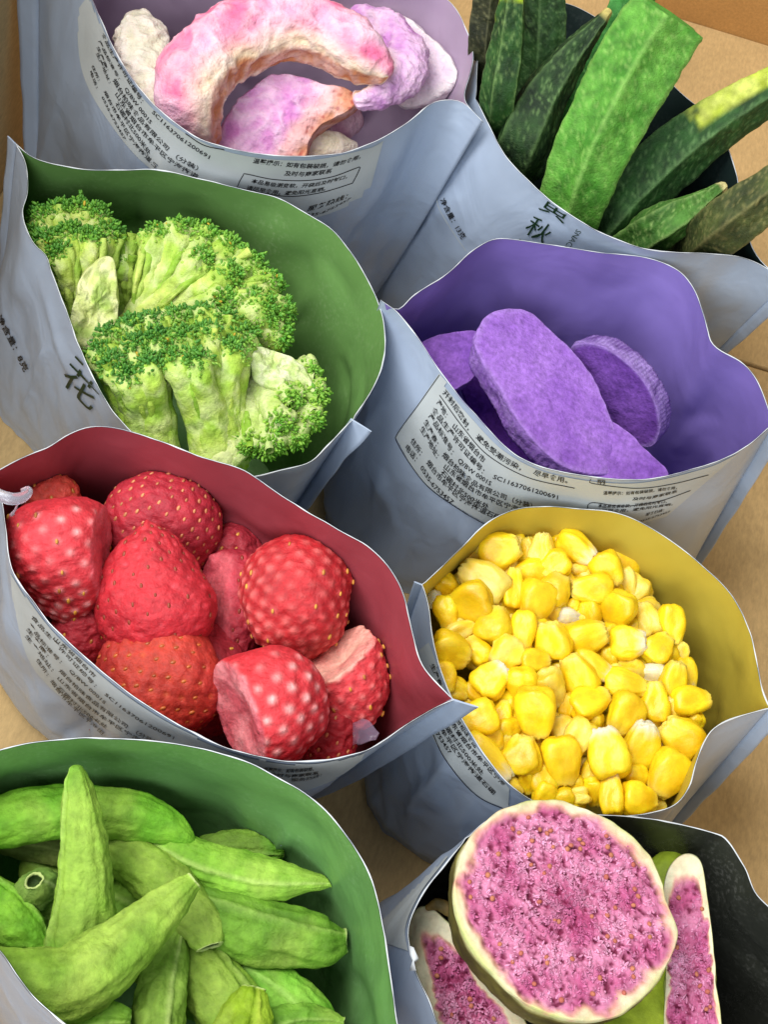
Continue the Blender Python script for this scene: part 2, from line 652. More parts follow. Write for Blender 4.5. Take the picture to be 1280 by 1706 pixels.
# back pair
pouch('peach', 'silver grey pouch with lilac inside, holding pale pink crescent slices', 8.8,
      front=[(64, -120), (112, -60), (152, 0), (185, 75), (218, 130), (260, 180), (318, 225), (370, 245), (430, 258), (500, 262), (560, 258), (612, 243), (652, 224), (690, 198), (712, 178), (740, 168), (772, 173), (805, 204)],
      back=[(64, -120), (180, -130), (330, -95), (450, -70), (600, -40), (700, -15), (748, 2), (776, 45), (790, 93), (782, 130), (776, 168), (805, 204)],
      base=(-8.3, 30.6, 5.7, 3.0, -2), liner=L('lilac_liner', '#a894ac', rough=0.35), seed=1, fins=(0.8, 0.0))
pouch('okra', 'silver grey pouch with dark green lettering and a near-black inside, full of okra', 8.5,
      front=[(792, 165), (812, 205), (842, 260), (888, 310), (930, 345), (990, 383), (1050, 408), (1100, 420), (1180, 424), (1232, 429), (1275, 447), (1312, 476)],
      back=[(792, 165), (800, 80), (840, 20), (900, 2), (965, 14), (1060, 75), (1125, 145), (1170, 185), (1203, 222), (1226, 285), (1242, 370), (1262, 425), (1312, 476)],
      base=(1.9, 31.5, 5.8, 2.3, -8), liner=L('black_green_liner', '#1c2b2a', rough=0.45, dust=(0.06, 0.08, 0.075)), seed=2, fins=(0.0, 0.35))
pouch('broccoli', 'silver grey pouch with leaf-green inside, filled with broccoli florets', 7.9,
      front=[(26, 240), (42, 275), (44, 320), (36, 352), (42, 380), (56, 408), (76, 428), (88, 462), (110, 520), (136, 590), (160, 640), (190, 690), (235, 735), (300, 775), (360, 797), (425, 794), (470, 784), (515, 772), (548, 742), (588, 700)],
      back=[(26, 240), (60, 264), (120, 279), (180, 283), (260, 283), (330, 297), (400, 314), (462, 330), (505, 352), (555, 384), (592, 430), (618, 475), (636, 520), (642, 560), (639, 605), (620, 652), (588, 700)],
      base=(-8.2, 23.2, 5.7, 2.6, -26), liner=L('leaf_green_liner', '#6a9450', dust=(0.3, 0.45, 0.2)), seed=3, fins=(0.35, 0.55))
pouch('purple', 'silver grey pouch with violet inside, holding purple sweet potato slices', 8.2,
      front=[(634, 500), (662, 522), (700, 570), (740, 630), (790, 690), (845, 748), (880, 770), (930, 786), (1000, 797), (1060, 800), (1110, 795), (1180, 775), (1240, 748), (1290, 706)],
      back=[(634, 500), (662, 515), (690, 491), (745, 456), (788, 417), (830, 398), (900, 405), (1000, 420), (1080, 430), (1132, 452), (1162, 492), (1180, 548), (1192, 577), (1240, 607), (1266, 642), (1290, 706)],
      base=(3.5, 23.5, 5.6, 2.9, 0), liner=L('violet_liner', '#8270b8', rough=0.5), seed=4, fins=(0.0, 0.4), e=2.9)
pouch('straw', 'silver grey pouch with dark red inside, holding whole strawberries', 8.7,
      front=[(-26, 796), (0, 830), (8, 880), (20, 950), (58, 1008), (100, 1058), (160, 1112), (222, 1162), (300, 1210), (365, 1242), (440, 1264), (500, 1270), (560, 1265), (620, 1246), (682, 1206), (722, 1182), (757, 1166)],
      back=[(-26, 796), (30, 765), (80, 744), (118, 721), (152, 711), (192, 712), (250, 728), (330, 758), (400, 781), (428, 796), (490, 838), (560, 879), (612, 909), (650, 946), (673, 990), (690, 1060), (708, 1112), (757, 1166)],
      base=(-4.4, 14.9, 4.5, 2.4, -12), liner=L('dark_red_liner', '#9a424c', rough=0.45), seed=5, fins=(0.3, 0.55))
pouch('corn', 'silver grey pouch with yellow inside, full of sweetcorn kernels', 7.1,
      front=[(703, 974), (713, 1010), (719, 1060), (735, 1120), (765, 1190), (795, 1240), (832, 1290), (872, 1325), (930, 1352), (1000, 1362), (1075, 1357), (1122, 1344), (1150, 1310), (1166, 1258), (1190, 1215), (1228, 1196), (1284, 1180)],
      back=[(703, 974), (760, 920), (800, 880), (845, 852), (900, 843), (960, 846), (1020, 852), (1080, 876), (1140, 916), (1190, 960), (1226, 1000), (1250, 1050), (1263, 1110), (1272, 1150), (1284, 1180)],
      base=(5.5, 15.8, 4.1, 3.1, -3), liner=L('yellow_liner', '#bcaa40', rough=0.45), seed=6, fins=(0.2, 0.4), e=2.8)
pouch('fig', 'silver grey pouch with black inside, holding cut fig pieces', 7.6,
      front=[(776, 1396), (742, 1438), (704, 1488), (680, 1542), (682, 1580), (692, 1620), (712, 1662), (735, 1720), (790, 1800), (900, 1880), (1100, 1900), (1280, 1840), (1400, 1720), (1440, 1600)],
      back=[(776, 1396), (820, 1362), (900, 1350), (1010, 1356), (1100, 1366), (1188, 1386), (1214, 1401), (1242, 1442), (1268, 1496), (1350, 1560), (1440, 1600)],
      base=(6.6, 8.7, 4.9, 3.3, -4), liner=L('black_liner', '#33352f', rough=0.3, dust=(0.2, 0.2, 0.18)), seed=7, fins=(0.0, 0.4))
pouch('pods', 'silver grey pouch with grass-green inside, heaped with green bean pods', 8.8,
      front=[(-190, 1420), (-120, 1500), (-40, 1552), (0, 1586), (30, 1628), (62, 1668), (110, 1710), (200, 1780), (330, 1850), (480, 1870), (600, 1850), (680, 1790)],
      back=[(-190, 1420), (-140, 1310), (-60, 1264), (0, 1248), (60, 1235), (140, 1228), (240, 1232), (330, 1244), (400, 1264), (460, 1292), (512, 1322), (556, 1362), (592, 1412), (622, 1472), (641, 1550), (652, 1630), (664, 1706), (680, 1790)],
      base=(-2.2, 7.6, 4.4, 2.9, -22), liner=L('grass_green_liner', '#689656', dust=(0.3, 0.5, 0.25)), seed=8, fins=(0.3, 0.3))

# ------------------------------------------------------------------ printing on the pouches
TEXTS = []


def hit(key, px, py, off):
    o = Vector(CAM)
    d = Vector(ray(px, py))
    r = BAGS[key]['bvh'].ray_cast(o, d)
    if r[0] is None:
        return None
    nrm = r[1]
    if nrm.dot(d) > 0:
        nrm = -nrm
    # the mouth: the first thing met must be the outside of the front face
    P = BAGS[key]['P']
    j = r[2] // (NR - 1)
    if j >= NS - 1:
        return None
    return np.array(r[0] + nrm * off)


def text(key, s, base, up0, up1, ink='ink', bold=0.012, cuts=0, h=1.0):
    TEXTS.append((key, s, base, up0, up1, ink, bold, cuts, h))


def make_texts():
    objs = []
    for t in TEXTS:
        cu = bpy.data.curves.new('printed_text', 'FONT')
        cu.body = t[1]
        cu.size = 1.0
        cu.offset = t[6]
        cu.resolution_u = 2
        ob = bpy.data.objects.new('printed_text', cu)
        COL.objects.link(ob)
        objs.append(ob)
    dg = bpy.context.evaluated_depsgraph_get()
    for ob, (key, s, base, up0, up1, ink, bold, cuts, h) in zip(objs, TEXTS):
        me = bpy.data.meshes.new_from_object(ob.evaluated_get(dg))
        bpy.data.objects.remove(ob)
        if cuts:
            import bmesh
            bm = bmesh.new()
            bm.from_mesh(me)
            bmesh.ops.triangulate(bm, faces=bm.faces[:])
            for _ in range(cuts):
                ed = [e for e in bm.edges if e.calc_length() > 0.06]
                bmesh.ops.subdivide_edges(bm, edges=ed, cuts=1)
                bmesh.ops.triangulate(bm, faces=bm.faces[:])
            bm.to_mesh(me)
            bm.free()
        n = len(me.vertices)
        if not n:
            continue
        co = np.zeros(n * 3)
        me.vertices.foreach_get('co', co)
        co = co.reshape(-1, 3)
        x0, x1 = co[:, 0].min(), co[:, 0].max()
        u = (co[:, 0] - x0) / (x1 - x0)
        v = co[:, 1] / 0.92 * h
        B = catmull(np.array(base, float), 60)
        ii = u * 59
        bx, by = np.interp(ii, range(60), B[:, 0]), np.interp(ii, range(60), B[:, 1])
        upv = np.outer(1 - u, up0) + np.outer(u, up1)
        px, py = bx + upv[:, 0] * v, by + upv[:, 1] * v
        pts = [hit(key, a, b, 0.034) for a, b in zip(px, py)]
        keep = [i for i in range(n) if pts[i] is not None]
        if not keep:
            continue
        mp = {i: k for k, i in enumerate(keep)}
        F = [tuple(mp[i] for i in p.vertices) for p in me.polygons if all(i in mp for i in p.vertices)]
        V = np.array([pts[i] for i in keep])
        F = [f for f in F if max(np.linalg.norm(V[f[0]] - V[k]) for k in f[1:]) < 1.2]
        bpy.data.meshes.remove(me)
        if not F:
            continue
        mb = MB()
        mb.add(V, F)
        mb.build('printed_text', M[ink], BAGS[key]['root'], smooth=False)


def panel(key, top, bot, nu=60, nv=18, mat='panel', off=0.02, corner=0.12):
    A, B = catmull(np.array(top, float), nu), catmull(np.array(bot, float), nu)
    V, idx = [], {}
    for i in range(nu):
        for j in range(nv):
            f = j / (nv - 1)
            p = A[i] * (1 - f) + B[i] * f
            u, w = i / (nu - 1), f
            if corner:
                du = min(u, 1 - u) / corner * 1.6
                if w > 1 - corner * 2 and du < 1:
                    dw = (1 - w) / (corner * 2)
                    if (1 - du) ** 2 + (1 - dw) ** 2 > 1:
                        continue
            h = hit(key, p[0], p[1], off)
            if h is not None:
                idx[i, j] = len(V)
                V.append(h)
    F = []
    for i in range(nu - 1):
        for j in range(nv - 1):
            q = [(i, j), (i, j + 1), (i + 1, j + 1), (i + 1, j)]
            if all(k in idx for k in q):
                f = tuple(idx[k] for k in q)
                if max(np.linalg.norm(np.array(V[f[0]]) - np.array(V[k])) for k in f) < 1.5:
                    F.append(f)
    if F:
        mb = MB()
        mb.add(np.array(V), F)
        mb.build('back_panel', M[mat], BAGS[key]['root'])


def rule(key, pts, w=1.5, mat='ink', n=60, closed=False):
    """a thin printed line along pixels of the photograph's print"""
    B = catmull(np.array(pts, float), n, closed)
    T = np.gradient(B, axis=0)
    T /= np.linalg.norm(T, axis=1)[:, None] + 1e-9
    Nn = np.stack([-T[:, 1], T[:, 0]], 1)
    V, F, last = [], [], False
    m = n + 1 if closed else n
    for i in range(m):
        a, b = B[i % n] + Nn[i % n] * w / 2, B[i % n] - Nn[i % n] * w / 2
        h0, h1 = hit(key, *a, 0.03), hit(key, *b, 0.03)
        if h0 is None or h1 is None:
            last = False
            continue
        V += [h0, h1]
        k = len(V)
        if last and np.linalg.norm(V[k - 4] - V[k - 2]) < 1.0:
            F.append((k - 4, k - 3, k - 1, k - 2))
        last = True
    if F:
        mb = MB()
        mb.add(np.array(V), F)
        mb.build('printed_line', M[mat], BAGS[key]['root'], smooth=False)


# purple pouch, back print
panel('purple', [(733, 622), (790, 688), (850, 748), (930, 784), (1060, 799), (1180, 774), (1238, 748)],
      [(660, 728), (700, 795), (760, 842), (830, 878), (905, 892), (1010, 886), (1110, 860)], corner=0.0)
rule('purple', [(734, 624), (700, 672), (664, 722), (664, 738), (690, 780), (720, 815), (770, 850), (812, 874)], 1.2)
T_ = text
rule('purple', [(734, 658), (775, 714), (815, 758), (880, 794), (958, 812)], 1.3)
T_('purple', '温馨提示：如有包装破损，请勿食用，', [(1005, 822), (1050, 822), (1127, 813)], (1, -6), (1, -5), 'ink', 0.015)
T_('purple', '及时与商家联系', [(1053, 832), (1085, 829), (1127, 819)], (2, -5), (2, -5), 'ink', 0.015)
rule('purple', [(985, 797), (988, 804), (1060, 812), (1120, 805), (1180, 790)], 1.2)
T_('purple', '纳', [(995, 803), (1008, 805)], (1, -9), (1, -9))
rule('purple', [(978, 848), (987, 836), (1040, 842), (1100, 833), (1150, 816)], 1.2)
T_('purple', '本品易吸潮变软，开袋后及时封口，', [(996, 843), (1040, 844), (1110, 836)], (2, -6), (2, -5), 'ink', 0.015)
T_('purple', '请尽早食用，避免阳光直晒。', [(990, 852), (1050, 850), (1120, 840)], (2, -6), (2, -4), 'ink', 0.015)
T_('purple', '服务热线：', [(1075, 858), (1105, 850)], (2, -5), (2, -5), 'ink', 0.015)
T_('purple', '0535-6753457', [(1065, 869), (1115, 852)], (2, -4), (2, -4), 'ink', 0.012)
# peach pouch
panel('peach', [(152, -12), (185, 74), (260, 179), (370, 244), (500, 261), (612, 242), (640, 228)],
      [(128, 20), (138, 120), (180, 200), (250, 280), (350, 330), (500, 365), (612, 330)], corner=0.08)
rule('peach', [(310, 222), (340, 241), (374, 249)], 1.5)
T_('peach', '温馨提示：如有包装破损，请勿食用，', [(421, 270), (474, 276), (522, 279), (560, 275), (599, 263)], (3, -8), (4, -8), 'ink', 0.018)
T_('peach', '及时与商家联系', [(473, 291), (511, 292), (551, 287)], (3, -8), (4, -8), 'ink', 0.018)
rule('peach', [(410, 289), (405, 292), (397, 308), (402, 313), (474, 326), (530, 321), (582, 306), (588, 302), (599, 279), (594, 279), (552, 294), (507, 300), (455, 298)], 1.4, closed=True, n=120)
T_('peach', '本品易吸潮变软，开袋后及时封口，', [(418, 303), (459, 310), (500, 311), (530, 308), (577, 296)], (3, -7), (4, -7), 'ink', 0.018)
T_('peach', '请尽早食用，避免阳光直晒。', [(410, 314), (466, 323), (511, 321), (541, 316)], (3, -7), (4, -7), 'ink', 0.018)
T_('peach', '服务热线：', [(511, 351), (545, 341), (577, 329)], (4, -9), (4, -9), 'ink', 0.018)
T_('peach', '0535-6753457', [(500, 360), (536, 355), (582, 332)], (4, -6), (4, -6), 'ink', 0.012)
# okra pouch, front print
T_('okra', '净含量：13克', [(735, 334), (752, 367), (771, 399)], (8, -5), (9, -5), 'ink', 0.015)
T_('okra', '黄', [(899, 345), (943, 371)], (18, -25), (18, -25), 'ink_green', 0.0, 2, 1.12)
T_('okra', '秋', [(874, 383), (908, 407)], (17, -26), (18, -26), 'ink_green', 0.0, 1, 1.12)
T_('okra', '葵', [(851, 420), (888, 444)], (16, -25), (18, -26), 'ink_green', 0.0, 1, 1.12)
T_('okra', 'SNACK', [(962, 381), (952, 396), (938, 414)], (11, 6), (11, 6), 'ink_green', 0.0)
rule('okra', [(742, 300), (730, 318), (732, 345), (755, 385), (778, 418)], 1.2, 'panel')
# broccoli pouch
T_('broccoli', '净含量：8克', [(-4, 528), (19, 573), (42, 620)], (9, -5), (9, -5), 'ink', 0.015)
T_('broccoli', '兰', [(127, 594), (180, 650)], (16, -32), (16, -32), 'ink_green', 0.0, 2, 1.12)
T_('broccoli', '花', [(103, 632), (154, 684)], (17, -31), (17, -31), 'ink_green', 0.0, 1, 1.12)
# corn pouch
panel('corn', [(716, 1070), (735, 1120), (765, 1190), (800, 1250), (850, 1312)], [(690, 1090), (712, 1200), (745, 1265), (795, 1322), (848, 1348)], corner=0.0)
rule('corn', [(716, 1205), (745, 1266), (795, 1323), (848, 1349)], 1.2)
# strawberry pouch
panel('straw', [(18, 948), (58, 1006), (100, 1056), (160, 1110), (222, 1160), (300, 1208), (400, 1250), (500, 1268), (560, 1263), (610, 1248)],
      [(22, 1000), (45, 1090), (80, 1140), (130, 1180), (190, 1220), (270, 1262), (400, 1310), (490, 1318), (560, 1296), (600, 1268)], corner=0.05)
sk = dict(ink='ink', bold=0.01)
T_('straw', '温馨提示：如有包装破损，', [(440, 1281), (480, 1284), (522, 1281)], (1, -6), (2, -6), 'ink', 0.02)
T_('straw', '及时与商家联系', [(450, 1289), (490, 1292), (530, 1287)], (1, -5), (2, -5), 'ink', 0.02)
T_('straw', '服务热线：', [(485, 1299), (512, 1297), (535, 1290)], (1, -5), (2, -5), 'ink', 0.01)
# fig pouch
panel('fig', [(776, 1398), (742, 1440), (704, 1490), (680, 1544), (684, 1584)], [(700, 1410), (668, 1448), (640, 1505), (634, 1550), (640, 1570)], corner=0.0)
T_('fig', '生产地址：山东省烟台市牟平区', [(656, 1494), (682, 1454), (716, 1424)], (-3, -5), (-2, -5), 'ink_red', 0.0)
T_('fig', '产地：山东省烟台市', [(668, 1478), (690, 1450), (708, 1434)], (-4, -5), (-3, -5), 'ink_red', 0.0)
T_('fig', '食品生产许可证编号：', [(694, 1462), (708, 1458), (720, 1452)], (-2, -3), (-1, -3), 'ink_red', 0.0)
T_('fig', '生产商：烟台柏味食品有限公司', [(722, 1436), (745, 1414), (770, 1400)], (-2, -4), (-2, -4), 'ink_red', 0.0)

def tz(key, s, pts, org, sc, u0, u1, bold=0.012):
    """a line of print through the middles of its characters, measured on an enlarged view of the print"""
    n = len(pts)
    b = []
    for i, (x, y) in enumerate(pts):
        f = i / max(1, n - 1)
        b.append((org[0] + x * sc - 0.40 * (u0[0] * (1 - f) + u1[0] * f), org[1] + y * sc - 0.40 * (u0[1] * (1 - f) + u1[1] * f)))
    text(key, s, b, u0, u1, 'ink', bold)


pl, pm, pr_ = (5.5, -8.0), (4, -8.5), (1, -9)
for s_, p_, a_, b_2 in (
        ('开封后密封，', [(405, 125), (470, 210), (575, 375)], pl, pl), ('避免受潮污染，', [(625, 420), (720, 510), (820, 585), (920, 635)], pl, pm), ('尽早食用。', [(1000, 660), (1080, 685), (1225, 718)], pm, pr_),
        ('产地：', [(365, 190), (425, 290)], pl, pl), ('山东省烟台市', [(470, 350), (545, 440), (675, 590)], pl, pl),
        ('食品生产许可证编号：', [(330, 240), (430, 370), (540, 515), (670, 660)], pl, pl), ('SC11637061200691', [(735, 690), (900, 750), (1160, 828)], pm, pr_),
        ('产品标准号：', [(310, 280), (390, 405), (465, 535)], pl, pl), ('Q/BW 0001S', [(505, 580), (590, 655), (720, 740)], pl, pm),
        ('生产商：', [(280, 320), (362, 480)], pl, pl), ('烟台柏味食品有限公司（分装）', [(400, 540), (520, 665), (640, 755), (860, 845), (990, 885)], pl, pr_),
        ('生产地址：', [(255, 365), (365, 560)], pl, pl), ('山东省烟台市牟平区宁海街道', [(410, 620), (550, 740), (680, 825), (860, 895), (1000, 930)], pl, pr_),
        ('石硼村北500米处', [(390, 655), (480, 755), (590, 840), (700, 895)], pl, pm),
        ('住所：', [(190, 445), (255, 540)], pl, pl), ('烟台市牟平区宁海街道石硼村', [(295, 590), (400, 725), (540, 850), (700, 935), (830, 985)], pl, pm),
        ('电话：', [(155, 490), (222, 580)], pl, pl), ('0535-6753457', [(255, 625), (330, 740), (400, 810), (465, 865)], pl, pl)):
    tz('purple', s_, p_, (640, 620), 0.25, a_, b_2)
ql, qm, qr = (4.2, -2.2), (5.2, -5.6), (3.6, -7.6)
for s_, p_, a_, b_2 in (
        ('省烟台市', [(285, 235), (330, 285), (405, 398)], qm, qm),
        ('食品生产许可证编号：', [(125, 20), (190, 155), (290, 315), (385, 465)], ql, qm), ('SC11637061200691', [(450, 525), (590, 665), (700, 745), (815, 820)], qm, qr),
        ('产品标准号：', [(105, 70), (170, 200), (235, 320)], ql, ql), ('Q/BW 0001S', [(275, 375), (340, 470), (440, 600)], qm, qm),
        ('生产商：', [(95, 110), (160, 265)], ql, ql), ('烟台柏味食品有限公司', [(200, 320), (290, 470), (400, 610), (550, 770)], qm, qm), ('（分装）', [(600, 815), (740, 895)], qr, qr),
        ('生产地址：', [(90, 150), (175, 345)], ql, ql), ('山东省烟台市牟平区宁海街道', [(215, 410), (330, 590), (440, 720), (560, 840), (740, 950)], qm, qr),
        ('石硼村北500米处', [(215, 470), (300, 610), (430, 800)], qm, qm),
        ('住所：', [(60, 230), (105, 330)], ql, ql), ('烟台市牟平区宁海街道石', [(140, 395), (215, 540), (330, 730), (475, 885)], ql, qm),
        ('电话：', [(50, 268), (92, 378)], ql, ql), ('0535-6753457', [(125, 432), (195, 572), (272, 708)], ql, ql)):
    tz('peach', s_, p_, (140, 50), 0.2578, a_, b_2)
sl, sr_ = (4.4, -4.2), (3.0, -6.0)
for s_, p_, a_, b_2 in (
        ('山东省烟台市', [(325, 1000), (420, 1080), (570, 1230)], sl, sl),
        ('食品生产许可证编号：', [(195, 872), (380, 1080), (575, 1285)], sl, sl), ('SC11637061200691', [(630, 1330), (740, 1420), (860, 1500), (1035, 1590)], sl, sr_),
        ('产品标准号：', [(180, 915), (270, 1040), (370, 1145)], sl, sl), ('Q/BW 0001S', [(420, 1190), (520, 1285), (630, 1385)], sl, sl),
        ('生产商：', [(168, 945), (290, 1110)], sl, sl), ('烟台柏味食品有限公司', [(360, 1190), (520, 1345), (760, 1525)], sl, sr_), ('（分装）', [(810, 1555), (920, 1612)], sr_, sr_),
        ('生产地址：', [(160, 985), (320, 1195)], sl, sl), ('山东省烟台市牟平区宁海', [(350, 1235), (560, 1430), (830, 1605)], sl, sr_),
        ('石硼村北500米处', [(350, 1290), (490, 1425), (640, 1530)], sl, sl),
        ('住所：烟台市牟平区宁海街', [(225, 1125), (400, 1370), (620, 1570)], sl, sl)):
    tz('straw', s_, p_, (0, 780), 0.28125, a_, b_2, 0.006)
cl_ = (6.6, -3.8)
for s_, p_ in (('生产商', [(105, 225), (145, 310), (182, 402)]), ('烟台柏味食品', [(290, 630), (375, 770), (470, 900)]),
               ('山东省烟台市牟平区宁海', [(245, 655), (330, 790), (430, 920), (560, 1060), (700, 1215)]),
               ('石硼村北500米处', [(190, 670), (260, 790), (350, 910), (440, 1030), (525, 1120)]),
               ('市牟平区宁海街道石硼', [(150, 690), (220, 810), (330, 970), (430, 1090), (560, 1220), (620, 1280)]),
               ('-6753457', [(120, 740), (190, 850), (260, 955)])):
    tz('corn', s_, p_, (700, 1060), 0.2031, cl_, (5.2, -5.4))
make_texts()
# ------------------------------------------------------------------ shapes shared by the food
def sweep(path, ns=56, nr=36, flat=0.75, shape=None, roll=0.0, bump=None, start='round', end='round', open_depth=0.35, seed=0.0):
    """a tapering body along path = [(px, py, z, width_px)]; returns points, angle, along, open mask.
    angle 90 deg faces the viewer's side of the body as it lies."""
    C, Wd = [], []
    for p in path:
        c = at(p[0], p[1], p[2])
        C.append(c)
        Wd.append(p[3] * 0.5 * cm_per_px(c))
    K = catmull(np.c_[np.array(C), Wd], ns)
    Cn, hw = K[:, :3], np.maximum(K[:, 3], 0.02)
    T = unit(np.gradient(Cn, axis=0))
    Vw = unit(CAM - Cn)
    B = unit(np.cross(T, Vw))
    N2 = np.cross(B, T)
    th = np.linspace(0, 2 * np.pi, nr, endpoint=False)
    t = np.linspace(0, 1, ns)
    TH, TT = np.meshgrid(th, t)
    rr = np.ones_like(TH) if shape is None else shape(TH, TT)
    a = TH + roll
    dirs = B[:, None] * np.cos(a)[..., None] + N2[:, None] * (flat * np.sin(a))[..., None]
    P = Cn[:, None] + dirs * (hw[:, None] * rr)[..., None]
    if bump is not None:
        P = P + unit(dirs) * bump(P, TH, TT, hw[:, None])[..., None]
    rows, ths, tts, op = [P], [TH], [TT], [np.zeros_like(TH)]

    def cap(i, sgn, kind):
        r0, c, tt = P[i] - Cn[i], Cn[i], T[i] * sgn
        out = []
        if kind == 'round':
            for k in (25, 45, 65, 80, 90):
                k = math.radians(k)
                out.append((c + r0 * math.cos(k) + tt * hw[i] * flat * 0.8 * math.sin(k), 0))
        elif kind == 'flat':
            for k in (0.96, 0.7, 0.35, 0.0):
                out.append((c + r0 * k + tt * hw[i] * 0.06 * (1 - k), 0.5))
        else:
            for k, dep in ((1.0, 0.06), (0.9, 0.1), (0.78, 0.04), (0.7, -0.1), (0.6, -open_depth), (0.3, -open_depth * 1.5), (0, -open_depth * 1.6)):
                out.append((c + r0 * k + tt * hw[i] * dep, 1 if dep > 0 else 2))
        return out
    ce = cap(ns - 1, 1, end)
    cs = cap(0, -1, start)
    G = np.concatenate([np.array([x[0] for x in cs[::-1]]), P, np.array([x[0] for x in ce])])
    o = np.r_[[x[1] for x in cs[::-1]], np.zeros(ns), [x[1] for x in ce]][:, None] * np.ones((1, nr))
    TH = np.tile(th, (len(G), 1))
    TT = np.r_[np.zeros(len(cs)), t, np.ones(len(ce))][:, None] * np.ones((1, nr))
    return G, TH, TT, o


def plane_pts(outline, anchor, tilt, z):
    """outline pixels laid on a plane through the anchor pixel at height z; tilt = lean of the face to the viewer's right and upwards"""
    A = at(anchor[0], anchor[1], z)
    n = unit(-ray(*anchor) + RT * tilt[0] + UP * tilt[1])
    out = []
    for p in outline:
        d = ray(*p[:2])
        k = ((A - CAM) @ n) / (d @ n)
        out.append(CAM + k * d)
    return np.array(out), n


def slab(outline, anchor, tilt, z, thick, no=150, rings=34, side=10, dome=0.0, taper=0.06, round_=0.12):
    """a cut slice: face rings then rounded edge, side and back. Returns grid (rows, no), normal, row tags."""
    O, n = plane_pts(outline, anchor, tilt, z)
    O = catmull(O, no, True)
    c = O.mean(0)
    rows, tags = [], []
    for k in range(rings):
        s = (k + 0.02) / (rings - 1 + 0.02)
        s = s * (1 - round_ * 0.15)
        rows.append(c + (O - c) * s + n * dome * (1 - s * s))
        tags.append((0, s))
    for a in np.linspace(20, 90, 4):
        a = math.radians(a)
        r = round_ * thick
        rows.append(c + (O - c) * (1 - round_ * 0.15 * (1 - math.sin(a))) - n * r * (1 - math.cos(a)))
        tags.append((1, math.degrees(a)))
    for k in range(1, side + 1):
        f = k / side
        rows.append(c + (O - c) * (1 - taper * f * f) - n * thick * (round_ + (1 - round_) * f))
        tags.append((2, f))
    for s in (0.8, 0.4, 0.02):
        rows.append(c + (O - c) * s * (1 - taper) - n * thick * 1.02)
        tags.append((3, s))
    return np.array(rows), n, tags, c


def hexc(*a):
    return [lin(x) for x in a]


# ------------------------------------------------------------------ sweetcorn
M['corn'] = flesh('corn_kernel_skin', 0.40, 0.35, (1.0, 0.6, 0.12), 0.16, (260, 0.12), (900, 0.12, 0.02), (220, 0.35, 0.06), 0.5, objvar=0.14)


def corn_mesh(k, kind):
    v, f = ICO[4] if False else ICO[3]
    v = v.copy()
    e = 2.8 + 0.8 * ((k * 37) % 5) / 4
    r = (np.abs(v) ** e).sum(1) ** (-1 / e)
    p = v * r[:, None]
    x = p[:, 0]
    tap = 0.62 + 0.38 * sst(-1.0, 0.35, x)
    p[:, 1] *= tap
    p[:, 2] *= tap * (0.9 + 0.1 * x)
    o = np.array([k * 13.1, k * 7.7, 3.0])
    # dented crown, hollow cheeks, crumpled skin
    dent = np.exp(-(((p[:, 1]) / 0.5) ** 2 + ((p[:, 2] - 0.1) / 0.35) ** 2)) * sst(0.4, 1.0, x)
    p[:, 0] -= dent * (0.10 + 0.16 * ((k * 3) % 4) / 3)
    p[:, 2] *= 1 - 0.22 * np.exp(-((x - 0.1) / 0.5) ** 2 - (p[:, 1] / 0.5) ** 2) * ((k % 3) / 2)
    p *= (1 + 0.09 * fbm(v * 1.3 + o, 2) + 0.06 * ridge(v * 1.7 + o, 2) - 0.06)[:, None]
    # ragged broken tip
    tip = sst(-0.45, -0.95, x)
    lim = -0.84 + 0.10 * fbm(v * 3 + o, 2)
    p[:, 0] = np.maximum(p[:, 0], lim)
    q = p[:, 0] <= lim + 1e-6
    p[q] += np.c_[0.12 * np.abs(noise(v[q] * 5 + o)), 0.04 * noise(v[q] * 6 + o + 5), 0.04 * noise(v[q] * 6 + o + 9)]
    Y, A, Pp, Wt = hexc('#f3d51c', '#e2b40c', '#ead870', '#e0dbc2')
    if kind == 'yellow':
        c = mix(Y, A, np.clip(0.45 + 0.7 * fbm(v * 1.1 + o, 2), 0, 1))
        c = mix(c, Pp, 0.65 * tip)
    elif kind == 'pale':
        c = mix(lin('#edc92e'), Pp, np.clip(0.3 + 0.8 * fbm(v * 1.2 + o, 2), 0, 1))
        c = mix(c, lin('#e4d488'), 0.6 * tip)
    elif kind == 'tipped':
        c = mix(Y, lin('#edc41a'), np.clip(0.5 + 0.6 * fbm(v * 1.1 + o, 2), 0, 1))
        c = mix(c, Wt, 0.9 * sst(-0.35, -0.8, x + 0.2 * noise(v * 3 + o)))
    else:
        c = mix(Wt, lin('#e4d69a'), np.clip(0.3 + 0.7 * fbm(v * 1.5 + o, 2), 0, 1))
    mb = MB()
    mb.add(p, f, c)
    me = mb.mesh('corn_kernel', np.zeros(3))
    me.materials.append(M['corn'])
    return me


CORN = {k: [corn_mesh(i + 20 * j, k) for i in range(n)] for j, (k, n) in enumerate((('yellow', 9), ('pale', 5), ('tipped', 4), ('white', 2)))}
